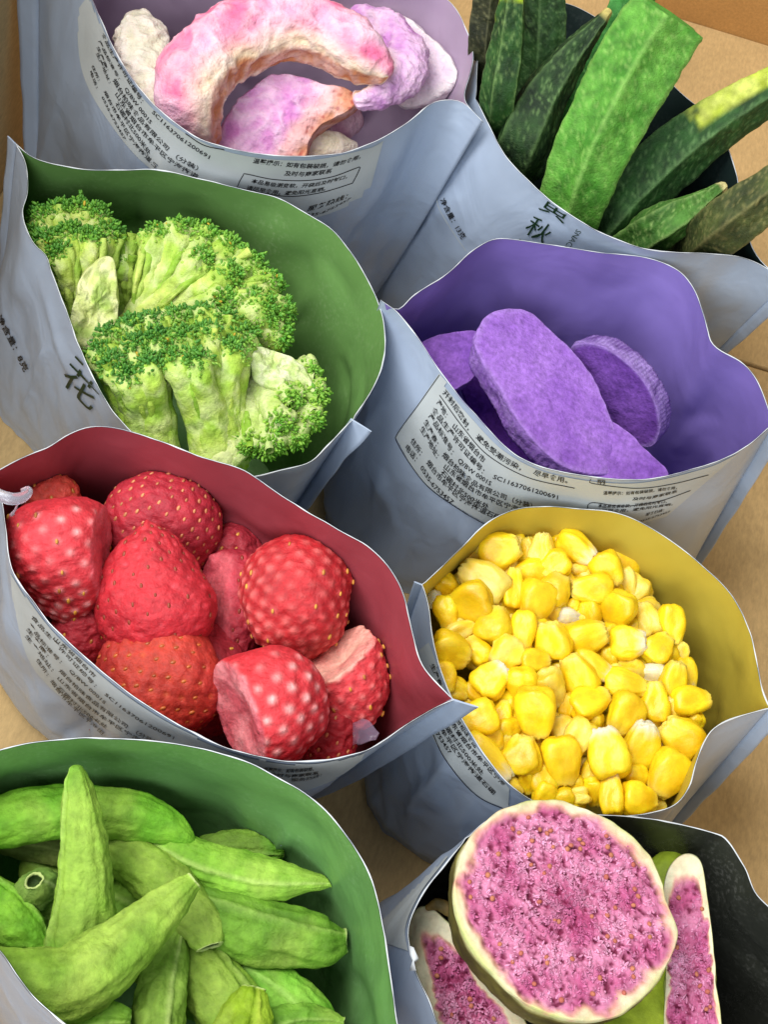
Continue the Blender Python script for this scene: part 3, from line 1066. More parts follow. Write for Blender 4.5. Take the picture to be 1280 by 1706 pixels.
# px, py, length, breadth, angle of the crown in the picture (deg, anticlockwise from right), kind, layer
KERNELS = [
    (847, 880, 40, 26, 80, 'white', 1), (835, 917, 66, 56, 200, 'yellow', 0), (803, 914, 32, 26, 60, 'pale', 1), (903, 917, 58, 38, 265, 'pale', 0),
    (882, 921, 52, 32, 280, 'yellow', 1), (804, 966, 84, 58, 325, 'pale', 0), (781, 1004, 68, 60, 15, 'yellow', 0), (747, 980, 42, 34, 140, 'yellow', 1),
    (723, 1000, 30, 22, 90, 'white', 1), (745, 1022, 56, 38, 100, 'yellow', 1), (855, 978, 64, 32, 265, 'yellow', 0), (879, 955, 60, 42, 20, 'yellow', 1),
    (895, 1002, 64, 60, 70, 'yellow', 0), (822, 1039, 60, 58, 260, 'yellow', 0), (872, 1053, 64, 38, 85, 'yellow', 0), (922, 944, 48, 42, 30, 'yellow', 0),
    (926, 980, 52, 48, 240, 'yellow', 0), (920, 1067, 62, 56, 285, 'yellow', 0), (770, 1049, 54, 30, 200, 'pale', 1), (753, 1086, 62, 56, 160, 'yellow', 0),
    (797, 1082, 52, 36, 300, 'yellow', 1), (842, 1090, 54, 50, 45, 'pale', 0), (932, 905, 32, 26, 90, 'yellow', 1), (962, 914, 68, 44, 148, 'tipped', 0),
    (971, 949, 42, 28, 0, 'yellow', 1), (1014, 951, 56, 44, 120, 'yellow', 0), (984, 982, 66, 46, 0, 'yellow', 0), (1030, 1017, 60, 56, 75, 'yellow', 0),
    (1047, 972, 50, 26, 105, 'pale', 1), (1079, 1032, 58, 38, 285, 'pale', 1), (1121, 1043, 64, 38, 95, 'yellow', 0), (984, 1028, 50, 34, 95, 'yellow', 1),
    (950, 1027, 36, 26, 170, 'white', 1), (979, 1061, 68, 52, 200, 'yellow', 0), (1048, 1070, 60, 52, 185, 'tipped', 0), (1098, 1079, 54, 46, 230, 'yellow', 0),
    (1134, 1092, 40, 24, 90, 'pale', 1), (949, 1009, 32, 22, 0, 'yellow', 1), (1016, 1060, 40, 24, 80, 'yellow', 1), (820, 1131, 60, 52, 225, 'tipped', 0),
    (763, 1149, 44, 36, 160, 'yellow', 1), (869, 1141, 54, 50, 90, 'yellow', 0), (892, 1102, 50, 36, 180, 'yellow', 0), (919, 1148, 62, 44, 110, 'pale', 0),
    (893, 1190, 78, 58, 95, 'yellow', -1), (797, 1197, 58, 54, 20, 'yellow', 0), (797, 1156, 44, 34, 140, 'yellow', 1), (838, 1190, 48, 32, 260, 'yellow', 1),
    (849, 1212, 42, 32, 200, 'yellow', 1), (816, 1264, 96, 40, 135, 'tipped', 0), (822, 1232, 42, 34, 120, 'yellow', 1), (869, 1257, 64, 60, 265, 'yellow', 0),
    (937, 1270, 76, 56, 100, 'yellow', 0), (903, 1291, 62, 42, 280, 'yellow', 1), (941, 1219, 54, 46, 300, 'pale', 1), (858, 1311, 32, 22, 140, 'pale', 1),
    (878, 1302, 44, 22, 100, 'yellow', 1), (964, 1123, 68, 50, 300, 'yellow', 0), (990, 1112, 66, 38, 155, 'tipped', 0), (1044, 1141, 68, 44, 170, 'yellow', 0),
    (985, 1169, 66, 46, 205, 'yellow', 0), (1042, 1192, 66, 56, 60, 'yellow', 0), (1082, 1121, 52, 30, 0, 'white', 1), (1123, 1129, 56, 40, 255, 'yellow', 0),
    (1146, 1127, 58, 30, 100, 'tipped', 1), (1092, 1167, 64, 42, 275, 'yellow', 0), (1153, 1167, 64, 44, 185, 'yellow', 0), (1112, 1190, 60, 40, 250, 'pale', 1),
    (1133, 1226, 68, 60, 320, 'yellow', 0), (1157, 1203, 34, 28, 60, 'yellow', 1), (1070, 1240, 78, 56, 255, 'tipped', 0), (1013, 1251, 78, 60, 285, 'tipped', -1),
    (964, 1231, 62, 46, 60, 'pale', 0), (991, 1205, 34, 28, 90, 'yellow', 1), (1113, 1291, 78, 60, 60, 'yellow', 0), (1058, 1298, 46, 40, 100, 'yellow', 1),
    (1066, 1331, 60, 48, 170, 'yellow', 0), (1019, 1318, 68, 36, 275, 'tipped', 0), (987, 1290, 48, 38, 60, 'yellow', 1), (989, 1320, 48, 32, 100, 'yellow', 1),
    (960, 1327, 44, 26, 10, 'pale', 1), (1103, 1098, 44, 30, 70, 'yellow', 1), (954, 1305, 34, 24, 0, 'yellow', 1), (944, 1183, 52, 24, 80, 'yellow', 1),
    (1017, 1099, 42, 24, 110, 'yellow', 1), (742, 1130, 50, 34, 100, 'yellow', 0),
    (935, 1330, 40, 28, 20, 'yellow', 1), (905, 1325, 40, 34, 60, 'yellow', 1), (1090, 1345, 36, 24, 20, 'pale', 2)]
CLABEL = {'yellow': 'plump golden yellow corn kernel', 'pale': 'pale cream-yellow corn kernel',
          'tipped': 'white-tipped yellow corn kernel', 'white': 'chalk-white corn kernel'}
CGROUP = {'yellow': 'golden corn kernels', 'pale': 'pale corn kernels', 'tipped': 'white-tipped corn kernels', 'white': 'white corn kernels'}


def put_kernel(px, py, z, ln, br, ang, kind, tilt):
    c = at(px, py, z)
    k = cm_per_px(c)
    r = random.random
    me = random.choice(CORN[kind])
    o = bpy.data.objects.new('corn_kernel', me)
    COL.objects.link(o)
    a = math.radians(ang)
    V = unit(CAM - c)
    ax = unit(RT * math.cos(a) + UP * math.sin(a) + V * random.uniform(-tilt, tilt))
    ay = unit(np.cross(V, ax))
    az = np.cross(ax, ay)
    ro = random.uniform(-0.5, 0.5)
    ay, az = ay * math.cos(ro) + az * math.sin(ro), az * math.cos(ro) - ay * math.sin(ro)
    m = Matrix([[ax[i], ay[i], az[i], 0] for i in range(3)] + [[0, 0, 0, 1]])
    sx, sy = ln * k * 0.60, br * k * 0.60
    o.matrix_world = Matrix.Translation(Vector(c) * S) @ m @ Matrix.Diagonal((sx, sy, min(sy, 0.37), 1))
    if z < 5.7:
        pl = 'half buried under the others'
    elif px > 1085:
        pl = 'along the far-side wall facing the strawberries' if False else 'by the wall that has the folded corner'
    elif py < 960:
        pl = 'below the back rim'
    elif py > 1240:
        pl = 'at the front rim near the round fig slice'
    elif px < 850:
        pl = 'at the rim beside the strawberry pouch'
    else:
        pl = 'in the middle of the heap'
    tag(o, CLABEL[kind] + ' ' + pl, 'corn kernel', CGROUP[kind] + ' ' + pl)
    return o


def inside(poly, x, y):
    r, j = False, len(poly) - 1
    for i in range(len(poly)):
        a, b = poly[i], poly[j]
        if (a[1] > y) != (b[1] > y) and x < (b[0] - a[0]) * (y - a[1]) / (b[1] - a[1]) + a[0]:
            r = not r
        j = i
    return r


for px, py, ln, br, ang, kind, lay in KERNELS:
    put_kernel(px, py, 6.15 - 0.28 * lay, ln, br, ang, kind, 0.35)
# the kernels below, seen only in the gaps
CZ = at(980, 1120, 5.3)
for i in range(13):
    for j in range(13):
        px, py = 715 + i * 40 + (j % 2) * 20 + random.uniform(-6, 6), 870 + j * 38 + random.uniform(-6, 6)
        if inside([(760, 985), (825, 900), (900, 880), (990, 900), (1090, 980), (1140, 1080), (1160, 1180), (1120, 1270), (1060, 1325), (900, 1330), (830, 1270), (790, 1170), (765, 1090)], px, py):
            put_kernel(px, py, 5.6, random.uniform(52, 64), random.uniform(42, 54), random.uniform(0, 360), random.choice(['yellow'] * 4 + ['pale']), 0.6)

# ------------------------------------------------------------------ strawberries
M['berry'] = flesh('strawberry_flesh', 0.48, 0.18, (1.0, 0.25, 0.2), 0.12, (700, 0.24), (1100, 0.8, 0.05), (420, 0.5, 0.07), 0.35)
M['seed'] = flesh('strawberry_seed', 0.4, 0, mott=(900, 0.2), fine=(900, 0, 0), spec=0.5)


def berry(label, c, z, ln, br, ang, tilt, cols, spots='pale', seedp=0.5, nseed=120, flat=0.85, cut=None, k=1, tipw=0.3, seedcol='#d9a23c', pts=0.07, lump=0.10):
    """c = centre pixel; ang = direction of the tip in the picture; tilt = how far the tip leans to the viewer"""
    C = at(c[0], c[1], z)
    px = cm_per_px(C)
    V = unit(CAM - C)
    a = math.radians(ang)
    ax = unit(RT * math.cos(a) + UP * math.sin(a) + V * tilt)
    ay = unit(np.cross(V, ax))
    az = np.cross(ax, ay)
    n, m = 110, 130
    t = np.linspace(0.0, 1, n)[:, None]
    th = np.linspace(0, 2 * np.pi, m, endpoint=False)[None]
    u = np.where(t < 0.36, np.sqrt(np.clip(1 - ((0.36 - t) / 0.36) ** 2, 0, 1)) ** 0.85, np.clip(1 - (np.clip(t - 0.36, 0, 1) / 0.64) ** (1.7 + tipw * 2), 0, 1) ** (0.78 + 0.25 * max(0, 0.4 - tipw)))
    H, Wd = ln * px, br * px * 0.5
    o = np.array([k * 17.3, k * 5.1, k * 3.3])
    loc = np.stack([(t - 0.45) * H + 0 * th, u * Wd * np.cos(th), u * Wd * flat * np.sin(th)], -1)
    nr = unit(np.stack([(t - 0.42) * 1.2 + 0 * th, np.cos(th) * (0.3 + u), np.sin(th) * (0.3 + u)], -1))
    loc = loc + nr * (lump * 1.5 * fbm(loc * 0.55 + o, 3) * np.minimum(1, u * 3))[..., None]
    # achene lattice
    g = np.arange(nseed) + 0.5
    tt = 0.06 + 0.92 * (g / nseed)
    tt = tt ** 0.92
    pa = (g * 2.39996) % (2 * np.pi)
    ti, pi_ = np.clip((tt * (n - 1)).astype(int), 0, n - 1), (pa / (2 * np.pi) * m).astype(int) % m
    SP = loc[ti, pi_]
    SN = nr[ti, pi_]
    fl = loc.reshape(-1, 3)
    d = np.full(len(fl), 9.0)
    for q in SP:
        d = np.minimum(d, ((fl - q) ** 2).sum(1))
    d = np.sqrt(d).reshape(n, m)
    spot = np.exp(-(d / (pts * 1.1)) ** 2)
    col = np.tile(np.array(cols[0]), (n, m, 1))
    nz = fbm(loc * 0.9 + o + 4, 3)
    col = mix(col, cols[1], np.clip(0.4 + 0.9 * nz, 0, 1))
    if spots == 'pale':
        amp = np.clip(0.65 + 0.9 * fbm(loc * 0.5 + o + 9, 2) , 0, 1)
        col = mix(col, cols[2], np.clip(spot * amp * 1.0, 0, 1))
        loc = loc + nr * (0.024 * spot - 0.012 * (1 - spot))[..., None]
    else:
        col = mix(col, cols[2], np.clip(0.8 * spot - 0.15, 0, 1) * 0.8)
        loc = loc - nr * (0.05 * spot)[..., None]
    loc = loc + nr * (0.022 * ridge(loc * 3.2 + o, 2) + 0.014 * fbm(loc * 8 + o, 2))[..., None]
    cutm = np.zeros((n, m))
    if cut:
        # a knife cut leaves a hollow pale face on one side
        cd_, dist, face, depth = cut
        cn = unit(np.array(cd_, float))
        h = loc @ cn - dist * Wd
        cutm = sst(-0.08, 0.10, h + 0.05 * fbm(loc * 1.6 + o, 2))
        inpl = loc - cn * (h[..., None])
        rad = np.linalg.norm(inpl - inpl[cutm > 0.5].mean(0), axis=-1) / Wd
        hollow = depth * np.exp(-(rad / 0.45) ** 2) * Wd
        sp = np.log1p(np.exp(np.clip(h / 0.07, -40, 40))) * 0.07
        loc = loc - cn * (sp + cutm * (hollow - 0.05 * fbm(inpl * 2.0 + o, 3)))[..., None]
        fc = mix(lin(face[0]), lin(face[1]), np.clip(0.5 + 0.9 * fbm(inpl * 1.2 + o, 3), 0, 1))
        col = mix(col, fc, cutm)
        ci, vm = ti, pi_
        ok = cutm[ti, pi_] < 0.2
    else:
        ok = np.ones(nseed, bool)
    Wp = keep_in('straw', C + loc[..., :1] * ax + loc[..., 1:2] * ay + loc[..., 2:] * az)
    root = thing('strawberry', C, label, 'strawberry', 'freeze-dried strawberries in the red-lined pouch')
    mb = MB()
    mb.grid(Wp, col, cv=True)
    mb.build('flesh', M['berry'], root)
    nW = nr[..., :1] * ax + nr[..., 1:2] * ay + nr[..., 2:] * az
    pick = ok & (np.random.default_rng(k).random(nseed) < seedp)
    ii = np.where(pick)[0]
    if len(ii):
        cen = Wp[ti[ii], pi_[ii]] + nW[ti[ii], pi_[ii]] * 0.012
        fr = frames(nW[ti[ii], pi_[ii]])
        tip = ax[None] - nW[ti[ii], pi_[ii]] * (nW[ti[ii], pi_[ii]] @ ax)[:, None]
        b1 = unit(tip)
        b2 = np.cross(nW[ti[ii], pi_[ii]], b1)
        axes = np.stack([b1, b2, nW[ti[ii], pi_[ii]]], 1)
        rg = np.random.default_rng(k + 50)
        rad = np.array([0.062, 0.036, 0.03]) * (0.8 + 0.4 * rg.random((len(ii), 1)))
        sc = mix(lin(seedcol), lin('#8a3a20'), rg.random(len(ii)) * 0.7)
        mb = MB()
        blobs(mb, cen, axes, rad, sc, 2)
        mb.build('seeds', M['seed'], root, kind='stuff')
    return root


RED, DRED, PINK, CRIM = '#c8232c', '#a8121c', '#ee9d97', '#b5252f'


def h3(*a):
    return [lin(x) * 0.9 + np.array([0.085, 0.013, 0.016]) for x in a]


berry('plump scarlet strawberry covered with pale bumps and yellow seeds, by the right liner wall', (497, 985), 6.9, 215, 190, 262, 0.25, h3('#b8161d', '#9c0d14', '#e87c76'), 'pale', 0.26, 190, 0.9, k=1, tipw=0.9, pts=0.092)
berry('pinkish red conical strawberry under the plastic hook, tip pointing down', (104, 926), 7.4, 215, 205, 274, -0.1, h3('#cf333c', '#b91f2a', '#efb0ac'), 'pale', 0.24, 130, 0.85, k=2, tipw=-0.05, cut=((0.05, 0.85, 0.25), 0.66, ('#d8606a', '#c44652'), 0.02), pts=0.08)
berry('large crimson strawberry in the middle, its narrow end up and brown seeds', (256, 990), 7.0, 225, 200, 95, 0.05, h3('#c4222e', '#ad1a25', '#e0505a'), 'dark', 0.7, 150, 0.85, k=3, tipw=0.05, seedcol='#8d3b22')
berry('dark red round strawberry at the back of the pouch, dotted with tiny seeds', (268, 878), 6.4, 190, 185, 60, 0.2, h3('#ad2030', '#93182a', '#c23a48'), 'dark', 0.9, 230, 0.9, k=4, tipw=0.8, seedcol='#d08a58')
berry('orange-tinged strawberry lying low against the front wall', (266, 1136), 6.2, 225, 205, 200, 0.15, h3('#bd3a22', '#a82a20', '#d3682c'), 'dark', 0.9, 210, 0.85, k=5, tipw=0.6, seedcol='#c06a2a')
berry('halved strawberry standing upright in the middle gap, darker than its neighbours', (378, 1012), 6.0, 215, 125, 265, 0.1, h3('#ad2434', '#8f1a2b', '#c2404c'), 'dark', 0.7, 130, 0.8, k=6, tipw=0.8, cut=((0.0, -0.75, 0.65), 0.42, ('#d4646c', '#bf4452'), 0.06), seedcol='#7a2a20')
berry('pink strawberry half with a creamy hollow, by the right wall', (576, 1118), 6.6, 185, 150, 288, 0.1, h3('#d23f44', '#c22c33', '#e98d86'), 'pale', 0.3, 110, 0.85, k=7, tipw=0.4, cut=((-0.75, -0.25, 0.45), 0.40, ('#e7b39f', '#d98a80'), 0.2))
berry('pale-spotted strawberry half with its cut face to one side, at the front rim', (442, 1174), 7.3, 205, 215, 280, 0.1, h3('#cf3038', '#c01f28', '#f2bdb8'), 'pale', 0.05, 120, 0.9, k=8, tipw=0.8, cut=((0.12, -0.85, 0.35), 0.5, ('#e29094', '#d0626c'), 0.16), seedcol='#3a1212', pts=0.085)
berry('small deep red strawberry mostly hidden below the spotted half', (548, 1224), 6.0, 110, 95, 250, 0.2, h3('#a31a24', '#8a121c', '#bd3038'), 'dark', 0.7, 70, 0.9, k=9, tipw=0.8, seedcol='#cf8f5a')
berry('deep red strawberry showing in the gap below the conical one', (135, 1050), 6.1, 120, 110, 250, 0.1, h3('#ab2230', '#971a26', '#bd3a44'), 'dark', 0.3, 70, 0.9, k=10, tipw=0.8)
berry('small orange-red strawberry peeping over the conical one at the back', (84, 836), 6.7, 95, 90, 100, 0.1, h3('#d2523a', '#c23c30', '#de6c50'), 'dark', 0.2, 60, 0.9, k=11, tipw=0.7)
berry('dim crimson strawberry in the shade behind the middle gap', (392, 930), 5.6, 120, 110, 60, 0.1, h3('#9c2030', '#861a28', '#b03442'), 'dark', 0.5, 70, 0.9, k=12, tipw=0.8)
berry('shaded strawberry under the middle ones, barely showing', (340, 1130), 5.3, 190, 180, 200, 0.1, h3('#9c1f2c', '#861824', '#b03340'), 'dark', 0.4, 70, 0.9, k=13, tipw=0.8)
# clear plastic hook and a wisp of clear film
m_, nt_, b_ = newmat('clear_plastic')
b_.inputs['Base Color'].default_value = (0.80, 0.80, 0.90, 1)
b_.inputs['Roughness'].default_value = 0.22
b_.inputs['Transmission Weight'].default_value = 0.8
b_.inputs['IOR'].default_value = 1.4
M['clear'] = m_
m_, nt_, b_ = newmat('clear_thin_film')
b_.inputs['Base Color'].default_value = (0.42, 0.32, 0.46, 1)
b_.inputs['Roughness'].default_value = 0.18
b_.inputs['Alpha'].default_value = 0.2
M['clear_thin'] = m_
mb = MB()
G, *_ = sweep([(-30, 806, 9.3, 18), (-5, 823, 9.3, 20), (18, 831, 9.3, 21), (36, 829, 9.25, 19), (48, 821, 9.2, 13), (47, 814, 9.15, 9), (36, 817, 9.1, 7)], 50, 14, 0.6)
mb.grid(G, (0.9, 0.9, 0.95), cv=True)
G, *_ = sweep([(30, 836, 9.2, 4), (26, 848, 9.0, 4), (18, 858, 8.8, 5), (24, 856, 8.75, 3)], 20, 8, 0.6)
mb.grid(G, (0.9, 0.9, 0.95), cv=True)
tag(mb.build('plastic_hook', M['clear']), 'small curled hook of clear plastic at the edge of the strawberry pouch', 'plastic hook')
u = np.linspace(0, 1, 16)
A_ = catmull(np.array([at(588, 1205, 6.6), at(612, 1200, 6.9), at(632, 1222, 7.1)]), 16)
B_ = catmull(np.array([at(588, 1242, 6.3), at(604, 1238, 6.9), at(626, 1234, 7.0)]), 16)
v = np.linspace(0, 1, 10)[None, :, None]
G = A_[:, None] * (1 - v) + B_[:, None] * v
G = G + np.array([0, 0, 1.0]) * (0.12 * fbm(G * 2.5, 2))[..., None]
mb = MB()
mb.grid(G, (0.9, 0.9, 0.95))
o_ = mb.build('clear_film_scrap', M['clear'])
so = o_.modifiers.new('thickness', 'SOLIDIFY')
so.thickness = 0.01 * S
o_.data.materials[0] = M['clear_thin']
tag(o_, 'crumpled scrap of clear film in the corner beside the strawberries', 'plastic film')
# ------------------------------------------------------------------ purple sweet potato
M['tuber'] = flesh('sweet_potato_flesh', 0.85, 0.05, (0.6, 0.3, 1.0), 0.06, (700, 0.3), (1200, 0.9, 0.05), (420, 0.5, 0.06), 0.15)


def tuber(label, outline, anchor, tilt, z, thick, cols, k, dome=0.04):
    G, n, tags, c = slab(outline, anchor, tilt, z, thick, no=220, rings=40, side=10, dome=dome, taper=0.05, round_=0.10)
    col = np.zeros_like(G)
    o = np.array([k * 9.1, k * 4.3, 1.0])
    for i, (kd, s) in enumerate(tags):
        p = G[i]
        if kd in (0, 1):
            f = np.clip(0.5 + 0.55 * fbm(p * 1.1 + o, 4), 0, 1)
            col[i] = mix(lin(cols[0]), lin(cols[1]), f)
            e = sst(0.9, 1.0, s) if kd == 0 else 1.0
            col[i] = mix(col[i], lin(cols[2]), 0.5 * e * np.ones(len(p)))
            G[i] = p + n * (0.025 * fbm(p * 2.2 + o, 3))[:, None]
            rough = 0.03 * noise(p * 3.1 + o) * (1 if (kd == 1 or s > 0.97) else 0)
            G[i] += unit(p - c) * np.asarray(rough)[..., None]
        else:
            rad = unit(p - c)
            ang = np.arange(len(p)) / len(p)
            rib = np.sin(ang * 2 * np.pi * 74 + 2.5 * noise(p * 0.8 + o))
            G[i] = p + rad * (0.014 * rib * (0.5 + 0.8 * np.clip(0.5 + noise(p * 1.2 + o), 0, 1)) + 0.05 * fbm(p * 2.5 + o, 3))[:, None] * (1 if kd == 2 else 0)
            col[i] = mix(lin(cols[2]), lin(cols[1]), np.clip(0.5 + 0.22 * rib + 0.4 * fbm(p * 2 + o, 2), 0, 1))
    mb = MB()
    mb.grid(G, col, cv=True)
    ob = mb.build('sweet_potato_slice', M['tuber'])
    return tag(ob, label, 'sweet potato slice', 'purple sweet potato slices')


tuber('large long violet sweet potato slice lying on top with rough scraped rim', [(792, 572), (800, 540), (822, 518), (856, 513), (888, 522), (922, 554), (962, 592), (992, 634), (1004, 660), (1022, 705), (1030, 745), (1022, 785), (995, 792), (950, 782), (906, 752), (862, 700), (832, 645), (806, 605)],
      (910, 660), (0.45, 0.62), 6.9, 0.78, ('#9e72c6', '#8658b2', '#a886cc'), 1)
tuber('small pointed violet sweet potato slice at the front rim under the large one', [(985, 742), (1010, 700), (1045, 718), (1080, 752), (1112, 782), (1104, 800), (1040, 812), (1000, 806), (975, 785)],
      (1050, 765), (0.3, 0.6), 6.6, 0.7, ('#986cc0', '#8052ac', '#a27cc6'), 2)
tuber('round violet sweet potato slice leaning on the back wall, its ridged edge showing', [(950, 585), (968, 572), (1000, 576), (1040, 600), (1078, 642), (1098, 690), (1098, 728), (1078, 746), (1046, 736), (1010, 690), (975, 640)],
      (1030, 660), (-0.75, -0.62), 6.3, 0.72, ('#72489c', '#5a3482', '#a88ecc'), 3, dome=-0.04)  # shadow on this face is painted in: face colours darker than the edge
tuber('broken violet sweet potato piece at the side of the pouch', [(703, 575), (725, 560), (765, 552), (800, 556), (805, 600), (785, 632), (752, 650), (728, 622)],
      (752, 600), (0.2, 0.4), 6.4, 0.6, ('#8c5eb4', '#744aa0', '#966ebc'), 4)
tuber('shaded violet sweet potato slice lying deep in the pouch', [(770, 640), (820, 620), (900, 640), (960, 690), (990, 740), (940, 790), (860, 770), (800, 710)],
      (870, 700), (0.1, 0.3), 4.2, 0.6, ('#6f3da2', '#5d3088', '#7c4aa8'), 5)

# ------------------------------------------------------------------ green bean pods
M['pod'] = flesh('pod_skin', 0.66, 0.06, (0.5, 1.0, 0.2), 0.08, (420, 0.26), (1000, 0.7, 0.05), (260, 0.7, 0.09), 0.25)


def pod(label, path, cols, k, seam=90.0, flat=0.8, end='round', start='round', roll=0.0, wr=0.05, group='green pods heaped in the green-lined pouch'):
    o = np.array([k * 11.3, k * 3.7, 2.0])
    sr = math.radians(seam)

    def shape(th, t):
        d = np.angle(np.exp(1j * (th - sr)))
        ridge_ = 0.07 * np.exp(-(d / 0.10) ** 2) - 0.06 * np.exp(-((np.abs(d) - 0.22) / 0.09) ** 2) + 0.035 * np.exp(-((np.abs(d) - 0.42) / 0.1) ** 2)
        return 1 + ridge_ * sst(0, 0.1, t) * sst(1, 0.9, t)

    def bump(P, th, t, hw):
        st = np.stack([np.cos(th) * 1.3, np.sin(th) * 1.3, t * 2.2], -1)
        lo = wr * hw * 1.6 * fbm(st * 1.0 + o, 2)
        wrk = -0.06 * hw * np.clip(ridge(np.stack([np.cos(th) * 2.6, np.sin(th) * 2.6, t * 3.4], -1) + o, 3) - 0.3, 0, 2)
        return lo + wrk + 0.03 * fbm(P * 3.0 + o, 3)
    G, TH, TT, op = sweep(path, 76, 64, flat, shape, math.radians(roll), bump, start, end, open_depth=0.5)
    G = keep_in('pods', G)
    c = mix(lin(cols[0]), lin(cols[1]), np.clip(0.5 + 1.3 * fbm(G * 1.1 + o, 4), 0, 1))
    c = mix(c, lin('#98aa4c'), np.clip(0.9 * fbm(G * 0.5 + o + 30, 3), 0, 0.4))
    d = np.angle(np.exp(1j * (TH - sr)))
    c = mix(c, lin(cols[2]), 0.55 * np.exp(-(d / 0.12) ** 2))
    G = G + (0.05 * fbm(G * 3.0 + o + 7, 3) * (op > 0))[..., None] * np.array([0.6, 0.6, 0.8])
    lip = (op == 1)
    c[lip] = lin('#b5c47a')
    c[op == 2] = lin('#33481c')
    # dark pinprick specks on some skins
    sp = np.clip(noise(G * 9 + o) - 0.72, 0, 1) * 3 * np.clip(noise(G * 1.2 + o + 3) * 2, 0, 1)
    c = mix(c, lin('#2c4a12'), np.clip(sp, 0, 0.8))
    mb = MB()
    mb.grid(G, c, cv=True)
    ob = mb.build('green_pod', M['pod'])
    return tag(ob, label, 'green pod', group)


GA, GB, GC = ('#80b634', '#66a026', '#9cc45c'), ('#8eb040', '#72962e', '#acc468'), ('#86b23a', '#6a982c', '#a4c460')
pod('bright green pod lying level along the back wall with a layered lower seam', [(-60, 1388, 6.4, 84), (20, 1366, 6.5, 96), (90, 1354, 6.6, 92), (160, 1352, 6.6, 90), (225, 1358, 6.55, 84), (280, 1376, 6.5, 60), (312, 1394, 6.45, 30), (322, 1402, 6.4, 8)], GA, 1, seam=-50, roll=0)
pod('tall green pod standing upright across the level one, blunt tip up', [(126, 1282, 8.6, 26), (129, 1305, 8.5, 46), (135, 1350, 8.2, 66), (141, 1410, 7.8, 84), (143, 1470, 7.4, 94), (138, 1530, 7.0, 108), (128, 1580, 6.7, 116)], GC, 2, seam=25)
pod('long olive-green bent pod crossing the front, open hollow tip', [(-50, 1618, 7.6, 96), (0, 1636, 7.6, 116), (60, 1644, 7.6, 128), (125, 1636, 7.6, 128), (185, 1594, 7.7, 112), (240, 1544, 7.8, 90), (290, 1498, 7.9, 62), (322, 1468, 8.0, 34)], GB, 3, seam=-45, end='open', wr=0.07)
pod('olive pod slanting down to a pale torn mouth with a dark slot', [(170, 1395, 6.0, 76), (235, 1440, 6.1, 92), (295, 1492, 6.3, 88), (335, 1540, 6.4, 74), (346, 1564, 6.4, 60), (350, 1576, 6.4, 46)], GB, 4, seam=-70, end='open')
pod('yellow-green split pod pointing at the right wall, thin beak tip', [(205, 1375, 5.9, 40), (260, 1402, 6.1, 64), (330, 1436, 6.2, 76), (405, 1458, 6.3, 80), (465, 1466, 6.4, 66), (520, 1468, 6.5, 36), (552, 1470, 6.5, 14), (560, 1470, 6.5, 7)], ('#86b63a', '#6fa02c', '#b4cb72'), 5, seam=80)
pod('short cut pod stub behind the beaked one', [(340, 1412, 5.4, 40), (385, 1408, 5.5, 52), (430, 1408, 5.6, 54), (462, 1411, 5.7, 48), (474, 1413, 5.7, 36)], ('#6aa02c', '#4f8420', '#8bb04e'), 6, seam=60, end='open')
pod('fat dull green pod with a crumpled open end facing the right wall', [(290, 1500, 5.9, 80), (350, 1526, 6.0, 104), (420, 1548, 6.1, 112), (490, 1562, 6.1, 100), (540, 1570, 6.1, 84), (562, 1568, 6.1, 58), (574, 1566, 6.1, 40)], ('#6f9a30', '#567f22', '#8caa50'), 7, seam=120, end='open', wr=0.07)
pod('wrinkled pale pod standing below the bent one with a lengthwise ridge', [(300, 1545, 6.2, 30), (286, 1590, 6.3, 62), (272, 1640, 6.4, 86), (264, 1700, 6.5, 94), (262, 1780, 6.5, 90)], ('#8fb048', '#749634', '#b5c876'), 8, seam=110, wr=0.08)
pod('broad olive pod running down out of the frame beside the wrinkled one', [(300, 1570, 5.6, 70), (340, 1620, 5.8, 104), (380, 1680, 5.9, 120), (420, 1750, 6.0, 120)], GB, 9, seam=150)
pod('bright pod with its ridge along the right wall near the bottom edge', [(360, 1592, 5.3, 30), (420, 1626, 5.5, 76), (480, 1672, 5.6, 100), (530, 1730, 5.7, 100), (560, 1790, 5.7, 90)], ('#80ba3e', '#6aa42e', '#a4cc66'), 10, seam=100)
pod('translucent yellow-green broken pod with a ragged open top', [(400, 1780, 6.4, 120), (402, 1730, 6.5, 112), (410, 1690, 6.6, 92), (418, 1660, 6.7, 60), (421, 1648, 6.7, 40)], ('#93b02c', '#7c9a1c', '#b8c84a'), 11, seam=60, end='open', wr=0.09)
pod('small pod end with a torn mouth at the bottom edge beside the bent pod', [(90, 1730, 7.0, 50), (130, 1704, 7.1, 66), (175, 1694, 7.1, 60), (206, 1696, 7.1, 42), (218, 1697, 7.1, 26)], GC, 12, seam=70, end='open')
pod('round pod end facing out with a black slit, at the left of the tall pod', [(110, 1560, 4.6, 60), (84, 1515, 5.4, 84), (66, 1484, 6.1, 88), (60, 1472, 6.5, 66), (57, 1466, 6.7, 34)], ('#7f9e48', '#66863a', '#a7b878'), 13, seam=40, end='open')
pod('smooth green pod tip beside the frame edge under the round pod end', [(-60, 1480, 6.0, 80), (-15, 1510, 6.1, 96), (25, 1540, 6.2, 90), (55, 1562, 6.2, 62), (74, 1576, 6.2, 24)], GA, 14, seam=160)
pod('shaded brownish pod under the level one', [(10, 1402, 5.4, 44), (60, 1408, 5.4, 56), (110, 1420, 5.4, 60), (170, 1450, 5.4, 60)], ('#7d8c44', '#647536', '#93a05c'), 15)
